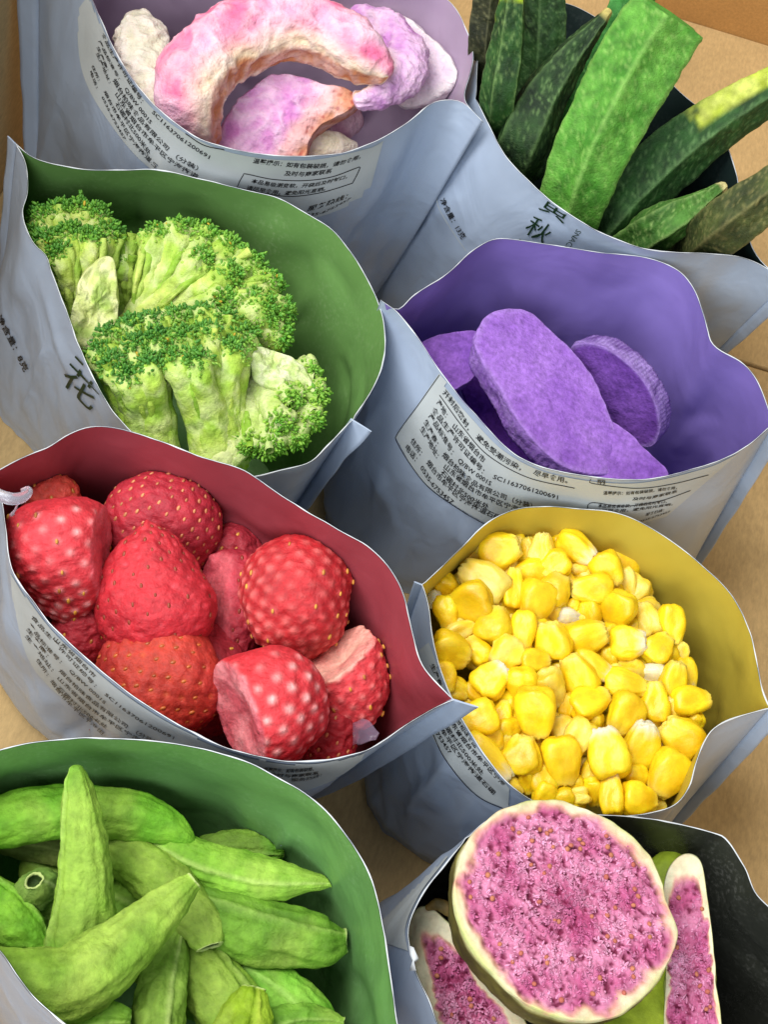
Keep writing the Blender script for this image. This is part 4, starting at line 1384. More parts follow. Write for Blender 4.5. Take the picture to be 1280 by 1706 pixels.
pod('green pod half seen at the bottom edge under the ridged one', [(430, 1720, 6.0, 70), (490, 1700, 6.1, 56), (540, 1698, 6.1, 42), (572, 1702, 6.1, 18)], ('#80ac3e', '#68962e', '#a0bf62'), 16, seam=90, end='open')
pod('dim pod deep in the heap under the olive ones', [(180, 1560, 5.2, 80), (260, 1600, 5.2, 90), (340, 1660, 5.2, 90)], GB, 17)
pod('dim pod deep in the heap at the back', [(60, 1440, 4.8, 80), (160, 1480, 4.8, 90), (260, 1520, 4.8, 80)], GC, 18)

# ------------------------------------------------------------------ okra
M['okra'] = flesh('okra_skin', 0.62, 0.0, mott=(330, 0.34), fine=(1300, 0.9, 0.05), coarse=(380, 0.5, 0.06), spec=0.35, sheen=0.0)
M['okra_cut'] = flesh('okra_cut_flesh', 0.6, 0.1, (0.6, 1, 0.2), 0.1, (300, 0.2), (900, 0.5, 0.04), spec=0.3)


def okra(label, path, cols, k, rot=0.0, flat=0.85, start='round', end='round', tipc=None, peel=None, sides=5, sharp=0.13):
    o = np.array([k * 7.3, k * 2.9, 5.0])

    def shape(th, t):
        q = (th - math.radians(rot)) * sides / 2
        return 1 - sharp + sharp * 1.6 * (1 - np.abs(np.sin(q))) ** 1.4

    def bump(P, th, t, hw):
        return 0.035 * fbm(P * 3.2 + o, 4) + 0.07 * hw * fbm(np.stack([np.cos(th), np.sin(th), t * 3], -1) + o, 2)
    G, TH, TT, op = sweep(path, 90, 70, flat, shape, 0, bump, start, end, open_depth=0.25)
    G = keep_in('okra', G)
    c = mix(lin(cols[0]), lin(cols[1]), np.clip(0.5 + 0.9 * fbm(G * np.array([1.6, 1.6, 1.2]) + o, 4), 0, 1))
    # fine short hairs and flecks
    fl = np.clip(fbm(G * np.array([8, 8, 14]) + o, 3) - 0.15, 0, 1) * 0.9
    c = mix(c, lin(cols[2]), np.clip(fl, 0, 0.6))
    q = np.abs(np.sin((TH - math.radians(rot)) * sides / 2))
    c = mix(c, lin(cols[2]), 0.45 * np.exp(-(q / 0.13) ** 2))
    if tipc:
        c = mix(c, lin(tipc), sst(0.965, 0.99, TT))
    if peel:
        pm = sst(0.0, 0.06, (TT - peel[1]) + 0.10 * fbm(G * 1.3 + o, 3) - 0.0) * sst(peel[2], peel[2] + 0.25, np.sin(TH - math.radians(peel[3])))
        pc = mix(lin(peel[0]), lin('#9fae2c'), np.clip(0.4 + fbm(G * 2 + o, 3), 0, 1))
        c = mix(c, pc, pm)
    c[op == 0.5] = lin('#4f9a35')
    c[op == 1] = lin('#8fae54')
    c[op == 2] = lin('#54702c')
    mb = MB()
    mb.grid(G, c, cv=True)
    ob = mb.build('okra_pod', M['okra'])
    return tag(ob, label, 'okra pod', 'dried okra standing in the black-lined pouch')


DK = ('#223f19', '#112610', '#6f9054')
okra('broad bright green okra cut square at the top, standing in front', [(935, 430, 5.0, 84), (950, 355, 6.8, 104), (988, 250, 8.6, 122), (1030, 165, 9.8, 132), (1072, 90, 10.8, 138), (1116, 24, 11.8, 130)], ('#5f9e38', '#3f7e22', '#92c060'), 1, rot=20, flat=0.75, end='flat', sides=5, sharp=0.16)
okra('slim near-black okra with a pale dot tip, leaning across the others', [(838, 345, 4.6, 66), (850, 292, 6.4, 82), (872, 230, 8.0, 92), (902, 165, 8.8, 82), (940, 110, 9.6, 62), (975, 66, 10.3, 42), (1002, 34, 10.8, 24), (1014, 20, 11.0, 15)], DK, 2, rot=60, tipc='#c9b86a')
okra('dark okra with a lime frayed top at the top edge', [(826, 310, 4.0, 40), (828, 250, 6.0, 54), (832, 170, 8.8, 62), (845, 90, 10.0, 58), (853, 20, 11.0, 46), (857, -25, 11.6, 34)], ('#2b5420', '#173412', '#7c9a58'), 3, rot=40, peel=('#b6d41e', 0.93, -1.0, 90), sides=5)
okra('brownish black okra against the black liner beside the lilac pouch', [(815, 230, 4.6, 44), (808, 150, 6.8, 48), (806, 80, 8.8, 52), (812, 20, 9.8, 54), (818, -40, 10.8, 50)], ('#34381f', '#1e2412', '#6a6a48'), 4, rot=10)
okra('dark okra behind the slim one with blunt upper end out of the frame', [(880, 280, 6.4, 66), (894, 190, 7.4, 76), (904, 110, 8.6, 80), (908, 30, 9.8, 78), (908, -40, 10.8, 70)], ('#24461b', '#12290e', '#5c7c46'), 5, rot=30)
okra('bluish green okra half hidden behind the broad bright one', [(930, 300, 6.0, 60), (962, 200, 7.2, 70), (1000, 110, 8.6, 74), (1036, 40, 9.8, 76), (1062, -30, 10.8, 72)], ('#3f8a3a', '#2a6a28', '#70b060'), 6, rot=70)
okra('dark okra with a peeled yellow upper side pointing at the frame edge', [(965, 430, 4.6, 70), (1010, 372, 6.2, 94), (1062, 312, 7.2, 106), (1122, 256, 8.2, 104), (1190, 204, 9.2, 94), (1250, 166, 10.0, 82), (1320, 126, 10.8, 66)], ('#264f1e', '#153511', '#688c54'), 7, rot=0, peel=('#c3cc60', 0.66, 0.62, 48), sides=5)
okra('small ribbed okra with a cut stem at the front rim', [(1005, 435, 4.8, 50), (1055, 405, 6.4, 72), (1110, 372, 7.7, 74), (1150, 348, 8.1, 52), (1180, 328, 8.4, 30), (1206, 311, 8.6, 18)], ('#4a7a2c', '#305a1c', '#9cb86c'), 8, rot=60, tipc='#d2c88a', sharp=0.2)
okra('brown-green okra tip resting at the corner by the frame edge', [(1110, 450, 4.8, 40), (1160, 416, 7.0, 74), (1205, 380, 8.9, 90), (1250, 346, 9.8, 86), (1310, 300, 10.6, 70)], ('#4a5428', '#2c3616', '#8a8450'), 9, rot=20)

# ------------------------------------------------------------------ peach slices
M['peach'] = flesh('peach_flesh', 0.65, 0.12, (1.0, 0.5, 0.4), 0.12, (300, 0.14), (1000, 0.6, 0.05), (330, 0.9, 0.14), 0.3)


def peach(label, path, k, inner='#c98256', mid='#ead2b0', outer='#d8688f', pale='#dba6be', flat=0.7, inner_at=-90.0, roll=0.0, wr=0.085, specks=False, end='round', start='round', band=(0.30, 0.62)):
    """a crescent slice; the angle inner_at is the hollow stone side"""
    o = np.array([k * 19.1, k * 6.1, 3.0])
    ia = math.radians(inner_at)

    def shape(th, t):
        d = np.angle(np.exp(1j * (th - ia)))
        return 1 - 0.22 * np.exp(-(d / 0.55) ** 2) + 0.05 * np.exp(-((np.abs(d) - 0.95) / 0.2) ** 2)

    def bump(P, th, t, hw):
        w1 = ridge(P * 1.5 + o + 0.4 * noise(P * 0.6 + o)[..., None], 3)
        return wr * (w1 - 0.3) * 0.9 + 0.10 * fbm(P * 0.6 + o, 2) + 0.02 * fbm(P * 4 + o, 2)
    G, TH, TT, op = sweep(path, 120, 100, flat, shape, math.radians(roll), bump, start, end)
    G = keep_in('peach', G)
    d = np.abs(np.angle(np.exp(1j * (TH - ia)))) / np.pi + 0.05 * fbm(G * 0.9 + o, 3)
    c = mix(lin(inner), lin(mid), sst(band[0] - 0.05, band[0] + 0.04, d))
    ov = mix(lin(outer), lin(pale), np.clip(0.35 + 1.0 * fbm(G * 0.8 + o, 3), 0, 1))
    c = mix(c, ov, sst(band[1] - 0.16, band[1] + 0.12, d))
    w1 = np.clip(ridge(G * 1.5 + o + 0.4 * noise(G * 0.6 + o)[..., None], 3) - 0.4, -1, 1)
    c = mix(c, lin('#f0dde0'), np.clip(w1 * 0.35, 0, 0.4))
    if specks:
        s = np.clip(noise(G * np.array([5, 5, 5]) + o) - 0.25, 0, 1) * 2.4 * (1 - sst(band[0] + 0.08, band[0] + 0.25, d))
        c = mix(c, lin('#a63a30'), np.clip(s, 0, 0.85))
    mb = MB()
    mb.grid(G, c, cv=True)
    ob = mb.build('peach_slice', M['peach'])
    return tag(ob, label, 'fruit slice', 'pale pink fruit slices in the lilac-lined pouch')


peach('large pink crescent fruit slice arching over the heap, cream and orange inside', [(335, 300, 4.6, 80), (322, 240, 6.6, 100), (318, 180, 8.0, 112), (328, 130, 8.6, 120), (362, 88, 8.8, 126), (420, 58, 9.0, 122), (490, 52, 9.1, 112), (550, 66, 9.1, 104), (600, 92, 9.1, 92), (630, 112, 9.0, 66), (642, 122, 9.0, 34)], 1, flat=0.7, inner_at=24, band=(0.19, 0.36))


def peach_slab(label, outline, anchor, tilt, z, thick, k, paint, dome=0.1, wr=0.05):
    G, n, tags, c = slab(outline, anchor, tilt, z, thick, no=200, rings=60, side=10, dome=dome, taper=0.1, round_=0.35)
    o = np.array([k * 14.1, k * 4.1, 3.0])
    rd = ridge(G * 1.2 + o + 0.4 * noise(G * 0.7 + o)[..., None], 3)
    edge = np.array([1.0 if t[0] else t[1] for t in tags])[:, None]
    G = G + n * (wr * (rd - 0.3) + 0.07 * fbm(G * 0.7 + o, 2) + 0.02 * fbm(G * 4.5 + o, 2))[..., None]
    G = G + unit(G - c) * (0.09 * fbm(G * 1.4 + o + 5, 3) * sst(0.7, 1.0, edge))[..., None]
    u, v = (G - c) @ RT, (G - c) @ UP
    col = paint(G, u, v, edge + 0 * u, o)
    col = mix(col, lin('#ecdde2'), np.clip((rd - 0.5) * 0.35, 0, 0.35))
    mb = MB()
    mb.grid(keep_in('peach', G), col, cv=True)
    return tag(mb.build('peach_slice', M['peach']), label, 'fruit slice', 'pale pink fruit slices in the lilac-lined pouch')


def paint_wedge(G, u, v, edge, o):
    w = u * 0.75 - v * 0.55 + 0.25 * fbm(G * 0.9 + o, 3)
    c = mix(lin('#c277b6'), lin('#d39ac4'), np.clip(0.5 + fbm(G * 1.0 + o, 3), 0, 1))
    c = mix(c, lin('#d8a4a4'), sst(-0.1, 0.35, w))
    c = mix(c, lin('#cf8e6e'), sst(0.4, 0.9, w))
    sp = np.clip(noise(G * np.array([6, 6, 6]) + o) - 0.2, 0, 1) * 2.6 * sst(0.3, 0.8, w)
    return mix(c, lin('#a8463c'), np.clip(sp, 0, 0.85))


def paint_pale(G, u, v, edge, o):
    c = mix(lin('#d8c4d2'), lin('#cdb0c8'), np.clip(0.4 + 0.9 * fbm(G * 0.9 + o, 3), 0, 1))
    return mix(c, lin('#dcd2d2'), sst(0.75, 1.0, edge))


peach_slab('magenta pink fruit wedge with a torn red-specked stone side, below the arch', [(362, 235), (378, 192), (400, 160), (440, 132), (478, 124), (535, 136), (585, 148), (604, 162), (584, 184), (540, 208), (518, 232), (510, 262), (490, 295), (430, 300), (380, 280)], (460, 190), (-0.1, 0.25), 7.4, 0.9, 2, paint_wedge)
peach_slab('broad near-white fruit slice leaning on the right wall', [(556, 24), (600, 12), (650, 16), (702, 44), (746, 88), (767, 122), (758, 144), (725, 166), (690, 179), (662, 172), (640, 130), (600, 66)], (680, 100), (-0.25, 0.3), 7.6, 0.8, 4, paint_pale, wr=0.03)
peach('purple-pink ring-shaped fruit slice end at the right of the arch', [(590, 40, 8.0, 60), (636, 58, 8.1, 76), (668, 92, 8.2, 80), (666, 130, 8.2, 72), (630, 158, 8.2, 48), (596, 166, 8.1, 28)], 3, inner='#d9a488', mid='#e6cdb4', outer='#c084c2', pale='#d6b0d0', inner_at=10, flat=0.7, band=(0.1, 0.25))
peach('knobbly cream fruit piece by the printed side of the pouch', [(232, 40, 8.0, 50), (233, 62, 8.0, 86), (240, 100, 8.0, 84), (252, 150, 7.9, 66), (268, 196, 7.8, 50)], 5, inner='#d9a9c8', mid='#dfd3b8', outer='#d2cab0', pale='#d8d2c0', inner_at=-80, flat=0.8, band=(0.16, 0.3))
peach('cream fruit slice lying low at the front rim', [(500, 262, 6.4, 30), (530, 248, 6.5, 50), (562, 244, 6.5, 44), (592, 246, 6.4, 20)], 6, inner='#d8c8a8', mid='#d8ccb0', outer='#d4c6a4', pale='#dcd4bc', flat=0.6, wr=0.02)
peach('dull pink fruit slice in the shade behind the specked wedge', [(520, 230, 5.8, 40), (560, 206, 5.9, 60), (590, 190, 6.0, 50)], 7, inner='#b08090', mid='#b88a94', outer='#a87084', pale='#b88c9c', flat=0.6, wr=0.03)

# ------------------------------------------------------------------ figs
M['fig'] = flesh('fig_flesh', 0.62, 0.15, (1.0, 0.4, 0.5), 0.1, (420, 0.16), (1300, 0.4, 0.03), (420, 0.2, 0.04), 0.22)
M['fig_skin'] = flesh('fig_skin', 0.65, 0.0, mott=(260, 0.3), fine=(900, 0.5, 0.04), coarse=(200, 0.3, 0.06), spec=0.35)


def fig(label, outline, anchor, tilt, z, thick, k, core, rind_w=0.16, skin=('#625a26', '#443a18'), strands=1500, rough=1.0, dark=0.0, dome=0.06):
    G, n, tags, c = slab(outline, anchor, tilt, z, thick, no=320, rings=112, side=12, dome=dome, taper=0.03, round_=0.12)
    o = np.array([k * 23.1, k * 3.9, 7.0])
    O = G[[i for i, t in enumerate(tags) if t[0] == 0][-1]]
    nf = sum(1 for t in tags if t[0] == 0)
    col = np.zeros_like(G)
    CO = core(O, c) if callable(core) else c
    FG, FC = G[:nf + 4].copy(), None
    for i in range(nf + 4):
        kd, s = tags[i]
        p = FG[i]
        ss = s if kd == 0 else 1.0
        edge = 1 - rind_w * (1 + (0.8 if rind_w < 0.2 else 0.25) * fbm(unit(p - c) * 3.2 + o, 4)) - min(rind_w, 0.12) * 0.8 * noise(p * 2.4 + o)
        fl = sst(0.06, -0.06, ss - edge)
        hole = 0.75 * fbm(p * 7.0 + o, 3) + 0.45 * noise(p * 3.0 + o)
        pink = mix(lin('#c97f9f'), lin('#ab4f78'), np.clip(0.5 + 0.9 * fbm(p * 1.4 + o, 3), 0, 1))
        pink = mix(pink, lin('#6a1638'), np.clip(-hole * 2.4 - 0.3, 0, 1) * 0.95)
        pink = mix(pink, lin('#8a1d4c'), np.exp(-(ss / 0.3) ** 2) * 0.5 * np.ones(len(p)))
        rind = mix(lin('#d9d3b4'), lin('#cdbd98'), np.clip(0.5 + 0.8 * fbm(p * 2 + o, 3), 0, 1))
        rind = mix(rind, lin('#b9c07a'), sst(0.93, 1.0, ss) * np.clip(0.5 + noise(p * 0.9 + o), 0, 1))
        blush = mix(rind, lin('#d8876c'), np.exp(-((ss - edge - 0.0) / 0.04) ** 2) * 0.6)
        cc = mix(blush, pink, fl)
        if dark:
            cc = cc * (1 - dark * 0.0)
        col[i] = cc
        dz = fl * (0.085 * hole - 0.05) * rough + (1 - fl) * 0.03 * fbm(p * 2.6 + o, 3)
        FG[i] = p + n * dz[:, None] + unit(p - c) * (0.035 * noise(p * 2 + o) * sst(0.85, 1, ss))[:, None]
    root = thing('fig_slice', c, label, 'fig slice', 'cut figs in the black-lined pouch')
    mb = MB()
    mb.grid(FG, col[:nf + 4], cv=True)
    mb.build('cut_face', M['fig'], root)
    SG = G[nf + 3:].copy()
    SG[0] = FG[-1]
    sc = mix(lin(skin[0]), lin(skin[1]), np.clip(0.5 + 0.8 * fbm(SG * 1.2 + o, 4), 0, 1))
    sc[0] = mix(sc[0], lin('#b9b57a'), np.ones(len(sc[0])) * 0.7)
    SG[1:-3] += unit(SG[1:-3] - c) * (0.05 * fbm(SG[1:-3] * 1.3 + o, 3))[..., None]
    mb = MB()
    mb.grid(SG, sc, cv=True)
    mb.build('skin', M['fig_skin'], root)
    # flower threads that fill the fig, and its seeds
    rg = np.random.default_rng(k)
    cen, dirs, rad, cl = [], [], [], []
    while len(cen) < strands:
        a, s = rg.integers(0, 320), rg.random() ** 0.6
        p = c + (O[a] - c) * s * (1 - rind_w * 1.15)
        if s * (1 - rind_w * 1.15) > 1 - rind_w * (1 + 0.55 * float(fbm(unit(O[a] - c) * 2.2 + o, 3))) - 0.03:
            continue
        h = float(0.75 * fbm(p * 7.0 + o, 3) + 0.45 * noise(p * 3.0 + o))
        if h < -0.18:
            continue
        cen.append(p + n * (dome * (1 - s * s) + 0.085 * h * rough - 0.055 + 0.008))
        d = unit(O[a] - c) * rg.uniform(-0.6, 1) + rg.normal(size=3) * 0.5 + n * rg.uniform(-0.2, 0.35)
        dirs.append(d)
        q = rg.random()
        rad.append((rg.uniform(0.025, 0.085), rg.uniform(0.014, 0.032), rg.uniform(0.012, 0.026)))
        pk = mix(lin('#d392b0'), lin('#b55c86'), np.clip(0.5 + 0.9 * float(fbm(p * 1.4 + o, 3)), 0, 1))
        pk = mix(pk, lin('#8a2a56'), math.exp(-(s / 0.3) ** 2) * 0.45)
        cl.append(pk * rg.uniform(0.78, 1.18))
    cl = np.array(cl)
    mb = MB()
    blobs(mb, np.array(cen), frames(np.array(dirs)), np.array(rad), cl, 1)
    mb.build('flower_threads', M['fig'], root, kind='stuff')
    m = strands // 48
    cen, cl = [], []
    for _ in range(m):
        a, s = rg.integers(0, 320), rg.random() ** 0.45 * (1 - rind_w * 1.3)
        cen.append(c + (O[a] - c) * s + n * (dome * (1 - s * s) + 0.0))
        cl.append(mix(lin('#b47456'), lin('#ac5e50'), rg.random()))
    mb = MB()
    blobs(mb, np.array(cen), frames(rg.normal(size=(m, 3))), rg.uniform(0.04, 0.06, (m, 3)), np.array(cl), 2)
    mb.build('seeds', M['fig'], root, kind='stuff')
    return root


fig('large round fig slice on top, pink flesh within a cream rind', [(757, 1492), (763, 1432), (790, 1386), (832, 1350), (882, 1332), (935, 1332), (990, 1350), (1040, 1380), (1080, 1420), (1105, 1466), (1113, 1505), (1131, 1545), (1128, 1575), (1106, 1620), (1070, 1665), (1022, 1695), (970, 1701), (920, 1692), (870, 1668), (822, 1622), (786, 1578), (764, 1532)],
    (940, 1520), (0.34, 0.38), 8.3, 0.95, 1, None, rind_w=0.085, strands=2600)
fig('fig half with dark pink heart and a wide pale rind, at the torn rim', [(678, 1548), (690, 1514), (715, 1508), (742, 1530), (775, 1560), (800, 1606), (835, 1655), (880, 1710), (880, 1790), (800, 1840), (745, 1790), (715, 1700), (694, 1625)],
    (770, 1650), (-0.15, 0.15), 6.3, 1.0, 2, None, rind_w=0.33, strands=420, rough=1.6)
fig('narrow standing fig piece seen side on with a yellow knobbly rind', [(1106, 1500), (1112, 1450), (1140, 1422), (1168, 1432), (1180, 1500), (1190, 1570), (1196, 1650), (1206, 1740), (1200, 1800), (1110, 1800), (1106, 1720), (1110, 1600)],
    (1150, 1600), (0.05, 0.1), 6.9, 0.9, 3, None, rind_w=0.17, skin=('#98a83a', '#7f922c'), strands=520)
# the unripe-green piece between, skin side up
mb = MB()
G, TH, TT, op = sweep([(1120, 1424, 6.2, 40), (1112, 1460, 6.2, 80), (1100, 1540, 6.0, 110), (1070, 1640, 6.0, 130), (1050, 1740, 6.0, 140), (1040, 1800, 6.0, 120)], 70, 60, 0.5, None, 0, lambda P, th, t, hw: 0.05 * fbm(P * 1.1, 3) + 0.02 * ridge(P * 3, 2))
mb.grid(G, mix(lin('#a3b62c'), lin('#7f9420'), np.clip(0.5 + 0.9 * fbm(G * 1.0, 4), 0, 1)), cv=True)
tag(mb.build('fig_piece', M['fig_skin']), 'yellow-green fig piece with its skin showing, under the round slice', 'fig piece', 'cut figs in the black-lined pouch')
mb = MB()
G, TH, TT, op = sweep([(712, 1512, 6.3, 10), (730, 1506, 6.4, 22), (748, 1514, 6.4, 26), (764, 1526, 6.3, 18)], 30, 24, 0.8, None, 0, lambda P, th, t, hw: 0.04 * fbm(P * 2.4, 3))
mb.grid(G, mix(lin('#8a6a2c'), lin('#4f4420'), np.clip(0.5 + fbm(G * 2, 3), 0, 1)), cv=True)
tag(mb.build('fig_stalk', M['fig_skin']), 'shrivelled brown fig stalk end in the dark behind the fig half', 'fig stalk')
# torn flake of white film at the fig pouch's rim
mb = MB()
fl_ = np.array([at(*p) for p in [(682, 1574, 7.9), (690, 1578, 8.0), (697, 1596, 7.9), (692, 1606, 7.9), (694, 1616, 7.85), (683, 1616, 7.8), (688, 1602, 7.85), (684, 1590, 7.9)]])
fc_ = fl_.mean(0)
mb.add(np.vstack([fl_, fc_ + np.array([0, 0, 0.05])]), [(i, (i + 1) % 8, 8) for i in range(8)])
of_ = mb.build('torn_film_flake', M['edge'], BAGS['fig']['root'])
so = of_.modifiers.new('thickness', 'SOLIDIFY')
so.thickness = 0.02 * S

# ------------------------------------------------------------------ broccoli
M['stem'] = flesh('broccoli_stem', 0.6, 0.1, (0.6, 1.0, 0.25), 0.1, (420, 0.22), (1000, 0.7, 0.05), (330, 0.9, 0.12), 0.3)
M['bud'] = flesh('broccoli_buds', 0.5, 0.05, (0.5, 1.0, 0.2), 0.05, (500, 0.2), (1400, 0.3, 0.02), spec=0.4)


def floret(label, base, tips, k, stem=('#c8d272', '#a2be44'), head=('#78ac34', '#467f26'), zb=6.4, bw=46, tw=24, hw=0.40, nb=170, fork=0.35, dark=0.5, slab_=None):
    """base = (px, py, z); tips = [(px, py, z)], the branch ends that carry the buds"""
    rg = np.random.default_rng(k)
    B = at(*base)
    root = thing('broccoli_floret', B, label, 'broccoli floret', 'freeze-dried broccoli florets in the green-lined pouch')
    tipc = np.mean([[t[0], t[1]] for t in tips], 0)
    V = unit(CAM - B)
    bc, bd, br_, bl = [], [], [], []
    for i, tp in enumerate(tips):
        o = np.array([k * 5.1 + i * 3.3, i * 1.7, k])
        mx = base[0] + (tp[0] - base[0]) * 0.45 + (tipc[0] - base[0]) * 0.06
        my = base[1] + (tp[1] - base[1]) * 0.45 + (tipc[1] - base[1]) * 0.06
        mz = base[2] * 0.55 + tp[2] * 0.45
        w0 = bw * (0.75 + 0.25 * rg.random()) / (1 + 0.08 * len(tips))
        path = [(base[0] + rg.uniform(-6, 6), base[1] + rg.uniform(-6, 6), base[2], w0 * 1.3), (mx, my, mz + 0.1, w0), (tp[0] * 0.75 + mx * 0.25, tp[1] * 0.75 + my * 0.25, tp[2], tw), (tp[0], tp[1], tp[2] - 0.05, tw * 1.5)]

        def bump(P, th, t, hw_):
            return 0.07 * fbm(P * 1.6 + o, 3) + 0.11 * hw_ * ridge(np.stack([np.cos(th) * 2, np.sin(th) * 2, t * 1.4], -1) + o, 3) + 0.02 * fbm(P * 5 + o, 2)
        G, TH, TT, op = sweep(path, 46, 26, 0.8, None, 0, bump)
        G = keep_in('broccoli', G)
        c = mix(lin(stem[0]), lin(stem[1]), np.clip(0.3 + 0.5 * TT + 0.7 * fbm(G * 1.3 + o, 3), 0, 1))
        c = mix(c, lin('#d9dca8'), np.clip(0.55 * ridge(G * 1.5 + o, 2) - 0.25, 0, 0.55))
        mb = MB()
        mb.grid(G, c, cv=True)
        mb.build('stem', M['stem'], root)
        # short side stalks that fan out into the head
        T = at(*tp)
        D = unit(T - at(mx, my, mz))
        sub = MB()
        for q in range(7):
            e = T + unit(D + rg.normal(size=3) * 0.7) * hw * rg.uniform(0.5, 0.95)
            s0 = T - D * hw * rg.uniform(0.6, 1.6)
            pts = catmull(np.array([s0, (s0 + e) / 2 + rg.normal(size=3) * 0.03, e]), 8)
            fr = frames(np.gradient(pts, axis=0))
            a = np.linspace(0, 2 * np.pi, 7)[:-1]
            r = np.linspace(0.075, 0.05, 8)[:, None, None]
            R = pts[:, None] + r * (np.cos(a)[None, :, None] * fr[:, 1:2] + np.sin(a)[None, :, None] * fr[:, 2:3])
            R = keep_in('broccoli', R)
            sub.grid(R, mix(lin(stem[1]), lin('#b9c860'), np.full((8, 6), rg.random())), cv=True)
        # thin ribs that run up the stalk into the head
        for q in range(3):
            off = np.cross(D, V) * rg.uniform(-0.24, 0.24) + V * rg.uniform(0.0, 0.1)
            s0 = B * 0.45 + at(mx, my, mz) * 0.55 + off * 0.8 + V * 0.16
            e = T + off * 1.5 + D * rg.uniform(-0.1, 0.25) + V * 0.14
            pts = catmull(np.array([s0, s0 * 0.5 + e * 0.5 + rg.normal(size=3) * 0.09 + V * 0.02, e]), 16)
            fr = frames(np.gradient(pts, axis=0))
            a = np.linspace(0, 2 * np.pi, 9)[:-1]
            r = (np.linspace(0.05, 0.11, 16) * (1 + 0.7 * noise(pts * 3 + o)))[:, None, None]
            R = pts[:, None] + r * (np.cos(a)[None, :, None] * fr[:, 1:2] + np.sin(a)[None, :, None] * fr[:, 2:3])
            R = keep_in('broccoli', R + 0.06 * fbm(R * 3.5 + o, 3)[..., None] * V)
            cc = mix(lin(stem[0]), lin('#86ae34'), np.clip(0.2 + 0.8 * rg.random() + 0.5 * noise(R * 2 + o), 0, 1))
            sub.grid(R, cc, cv=True)
        # frills of pale opened buds below the dark crown
        nf = int(nb * 0.7)
        tt_ = rg.random((nf, 1)) ** 0.7
        cfr = at(mx, my, mz) * (1 - tt_) * 0.7 + T * (1 - (1 - tt_) * 0.7) + np.cross(D, V) * rg.uniform(-0.34, 0.34, (nf, 1)) * (0.5 + 0.5 * tt_) + V * rg.uniform(0.1, 0.32, (nf, 1))
        dfr = unit(D + rg.normal(size=(nf, 3)) * 0.4)
        bc.append(cfr)
        bd.append(dfr)
        br_.append(np.array([0.13, 0.028, 0.028]) * rg.uniform(0.5, 1.2, (nf, 1)))
        bl.append(mix(lin('#b4cc58'), lin(head[0]), rg.random(nf) * 0.5 + 0.5 * tt_[:, 0]))
        sub.build('stalks', M['stem'], root, kind='stuff')
        nbi = int(nb * 2.3 * (0.8 + 0.4 * rg.random()))
        d = unit(rg.normal(size=(nbi, 3)) + D * 0.75 + V * 0.25)
        rr = hw * (0.55 + 0.6 * rg.random((nbi, 1)) ** 0.7) * np.array([1.0])
        # heads are knobbly: clusters of buds
        rr = rr * (1 + 0.28 * fbm(d * 2.4 + o, 2))[:, None]
        bc.append(T + d * rr)
        bd.append(unit(d + rg.normal(size=(nbi, 3)) * 0.45))
        br_.append(np.array([0.070, 0.033, 0.033]) * rg.uniform(0.45, 1.3, (nbi, 1)))
        up = np.clip((d @ D) * 0.6 + 0.5, 0, 1)
        f = np.clip(up * 0.8 + rg.normal(size=nbi) * 0.25 + (dark - 0.5), 0, 1)
        cc = mix(lin(head[0]), lin(head[1]), f)
        cc = mix(cc, lin('#a9c44a'), np.clip((1 - up) * 1.2 - 0.45 + rg.normal(size=nbi) * 0.15, 0, 0.8))
        cc[rg.random(nbi) < 0.004] = lin('#b59a2a')
        bl.append(cc)
    mb = MB()
    bc = [keep_in('broccoli', np.vstack(bc), 0.18)]
    blobs(mb, np.vstack(bc), frames(np.vstack(bd)), np.vstack(br_), np.vstack(bl), 1)
    mb.build('buds', M['bud'], root, kind='stuff')
    if slab_:
        outl, anc, tl, zz, th_, cols = slab_
        G, n, tags, c = slab(outl, anc, tl, zz, th_, no=90, rings=24, side=5, dome=0.05, taper=0.1, round_=0.3)
        o = np.array([k * 3.0, 1, 2])
        G = G + n * (0.16 * fbm(G * np.array([2.2, 2.2, 1.0]) + o, 4) + 0.05 * ridge(G * 2.5 + o, 2))[..., None] + unit(G - c) * (0.14 * fbm(G * 1.1 + o + 5, 2))[..., None]
        C = mix(lin(cols[0]), lin(cols[1]), np.clip(0.5 + 1.2 * fbm(G * np.array([3.0, 3.0, 0.8]) + o, 4), 0, 1))
        C = mix(C, lin('#8fae44'), np.clip(1.3 * fbm(G * np.array([2, 2, 0.6]) + o + 8, 3) - 0.1, 0, 0.8))
        mb = MB()
        mb.grid(keep_in('broccoli', G), C, cv=True)
        mb.build('cut_stem', M['stem'], root)
    return root


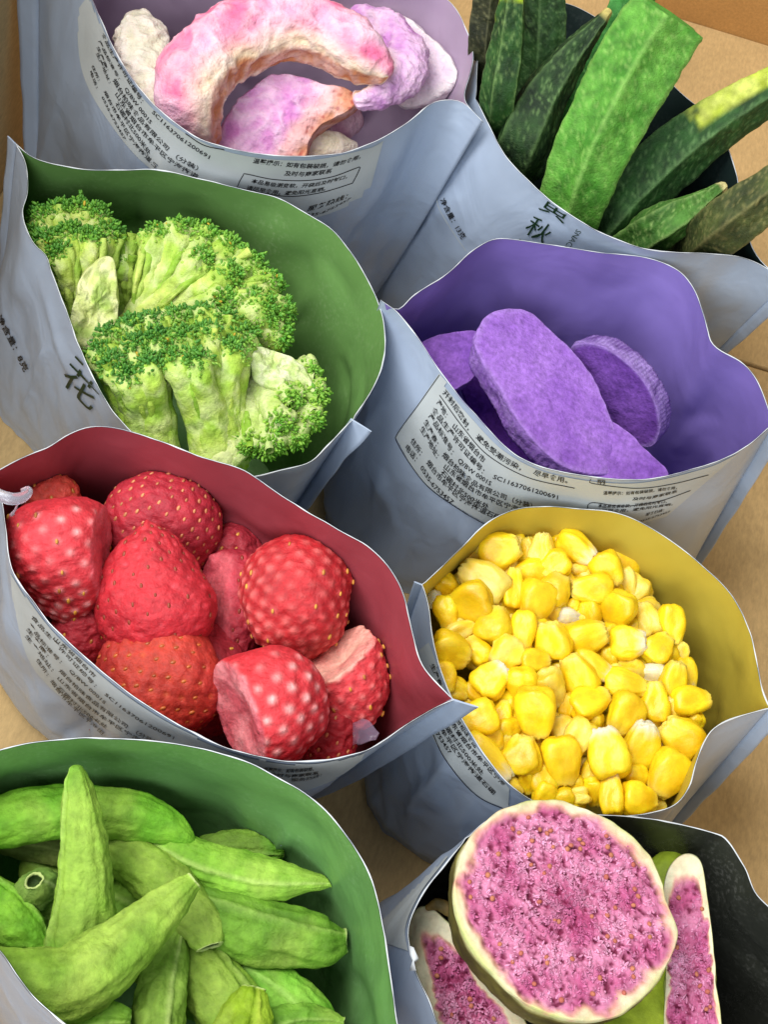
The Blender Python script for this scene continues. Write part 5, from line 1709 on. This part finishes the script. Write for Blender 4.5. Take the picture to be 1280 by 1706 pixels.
floret('upright broccoli floret with a broad pale cut stem at the upper left rim', (135, 585, 5.6),
       [(58, 402, 7.0), (72, 370, 7.1), (102, 358, 7.2), (132, 356, 7.2), (160, 366, 7.2), (180, 394, 7.1), (84, 408, 7.3), (118, 396, 7.4), (150, 404, 7.4), (100, 430, 7.3)], 1, bw=54, tw=30, hw=0.40, nb=150, dark=0.55,
       slab_=([(132, 470), (150, 445), (185, 430), (197, 470), (196, 520), (186, 560), (160, 590), (120, 590), (116, 540), (124, 500)], (155, 520), (0.1, 0.1), 7.2, 0.8, ('#d9dba0', '#c3cc7c')))
floret('thin single broccoli sprig with a white tip in the dark gap', (204, 540, 5.6), [(214, 404, 6.8), (206, 440, 6.7)], 2, bw=36, tw=28, hw=0.2, nb=40, head=('#8aac3c', '#5f8f2a'), stem=('#9cb44a', '#78a02c'))
floret('wide broccoli floret at the back with thick curving stems', (212, 548, 6.2),
       [(262, 402, 7.2), (300, 392, 7.3), (340, 402, 7.2), (378, 420, 7.2), (414, 446, 7.2), (442, 480, 7.2), (462, 520, 7.1), (458, 556, 7.0), (330, 440, 7.4), (376, 466, 7.4), (412, 508, 7.4), (364, 506, 7.4), (436, 520, 7.4), (400, 560, 7.2)], 3, bw=70, tw=40, hw=0.44, nb=170, head=('#86b43c', '#4c8a26'), stem=('#c4d26c', '#9cbe44'), dark=0.42)
floret('dark-topped broccoli floret at the front rim with a comb of bright stems', (262, 770, 6.0),
       [(170, 596, 7.4), (184, 568, 7.5), (220, 552, 7.6), (256, 546, 7.6), (192, 616, 7.7), (226, 586, 7.8), (262, 574, 7.9), (214, 634, 7.7), (250, 614, 7.9)], 4, bw=104, tw=38, hw=0.40, nb=150, head=('#74a436', '#3c7826'), stem=('#b4ca54', '#8eb638'), dark=0.58)
floret('dark-topped broccoli floret in the middle with thick pale stems and one orange fleck', (366, 776, 6.0),
       [(298, 540, 7.6), (336, 536, 7.7), (374, 544, 7.6), (402, 574, 7.5), (306, 574, 7.9), (346, 566, 7.9), (386, 592, 7.7), (330, 608, 8.0), (290, 606, 7.9)], 7, bw=116, tw=40, hw=0.42, nb=150, head=('#7eae3c', '#448028'), stem=('#bccf5c', '#94ba3c'), dark=0.5)
floret('pale broccoli floret at the right with yellow specks', (410, 610, 6.2),
       [(510, 620, 6.9), (524, 656, 6.9), (516, 696, 6.8), (490, 724, 6.8), (452, 738, 6.8), (416, 738, 6.7), (484, 660, 7.1), (466, 700, 7.1)], 5, bw=66, tw=38, hw=0.36, nb=130, head=('#94bc44', '#5c982a'), stem=('#cdd49a', '#a8c060'), dark=0.4,
       slab_=([(415, 590), (440, 572), (470, 585), (508, 612), (520, 640), (490, 655), (455, 650), (425, 630)], (465, 615), (0.1, 0.3), 7.3, 0.5, ('#d6dab0', '#b9ca80')))
floret('pale broccoli stem stub at the front rim', (360, 800, 6.0), [(384, 752, 6.4), (372, 760, 6.4)], 6, bw=70, tw=44, hw=0.12, nb=20, stem=('#d5d8a0', '#c0cc80'))
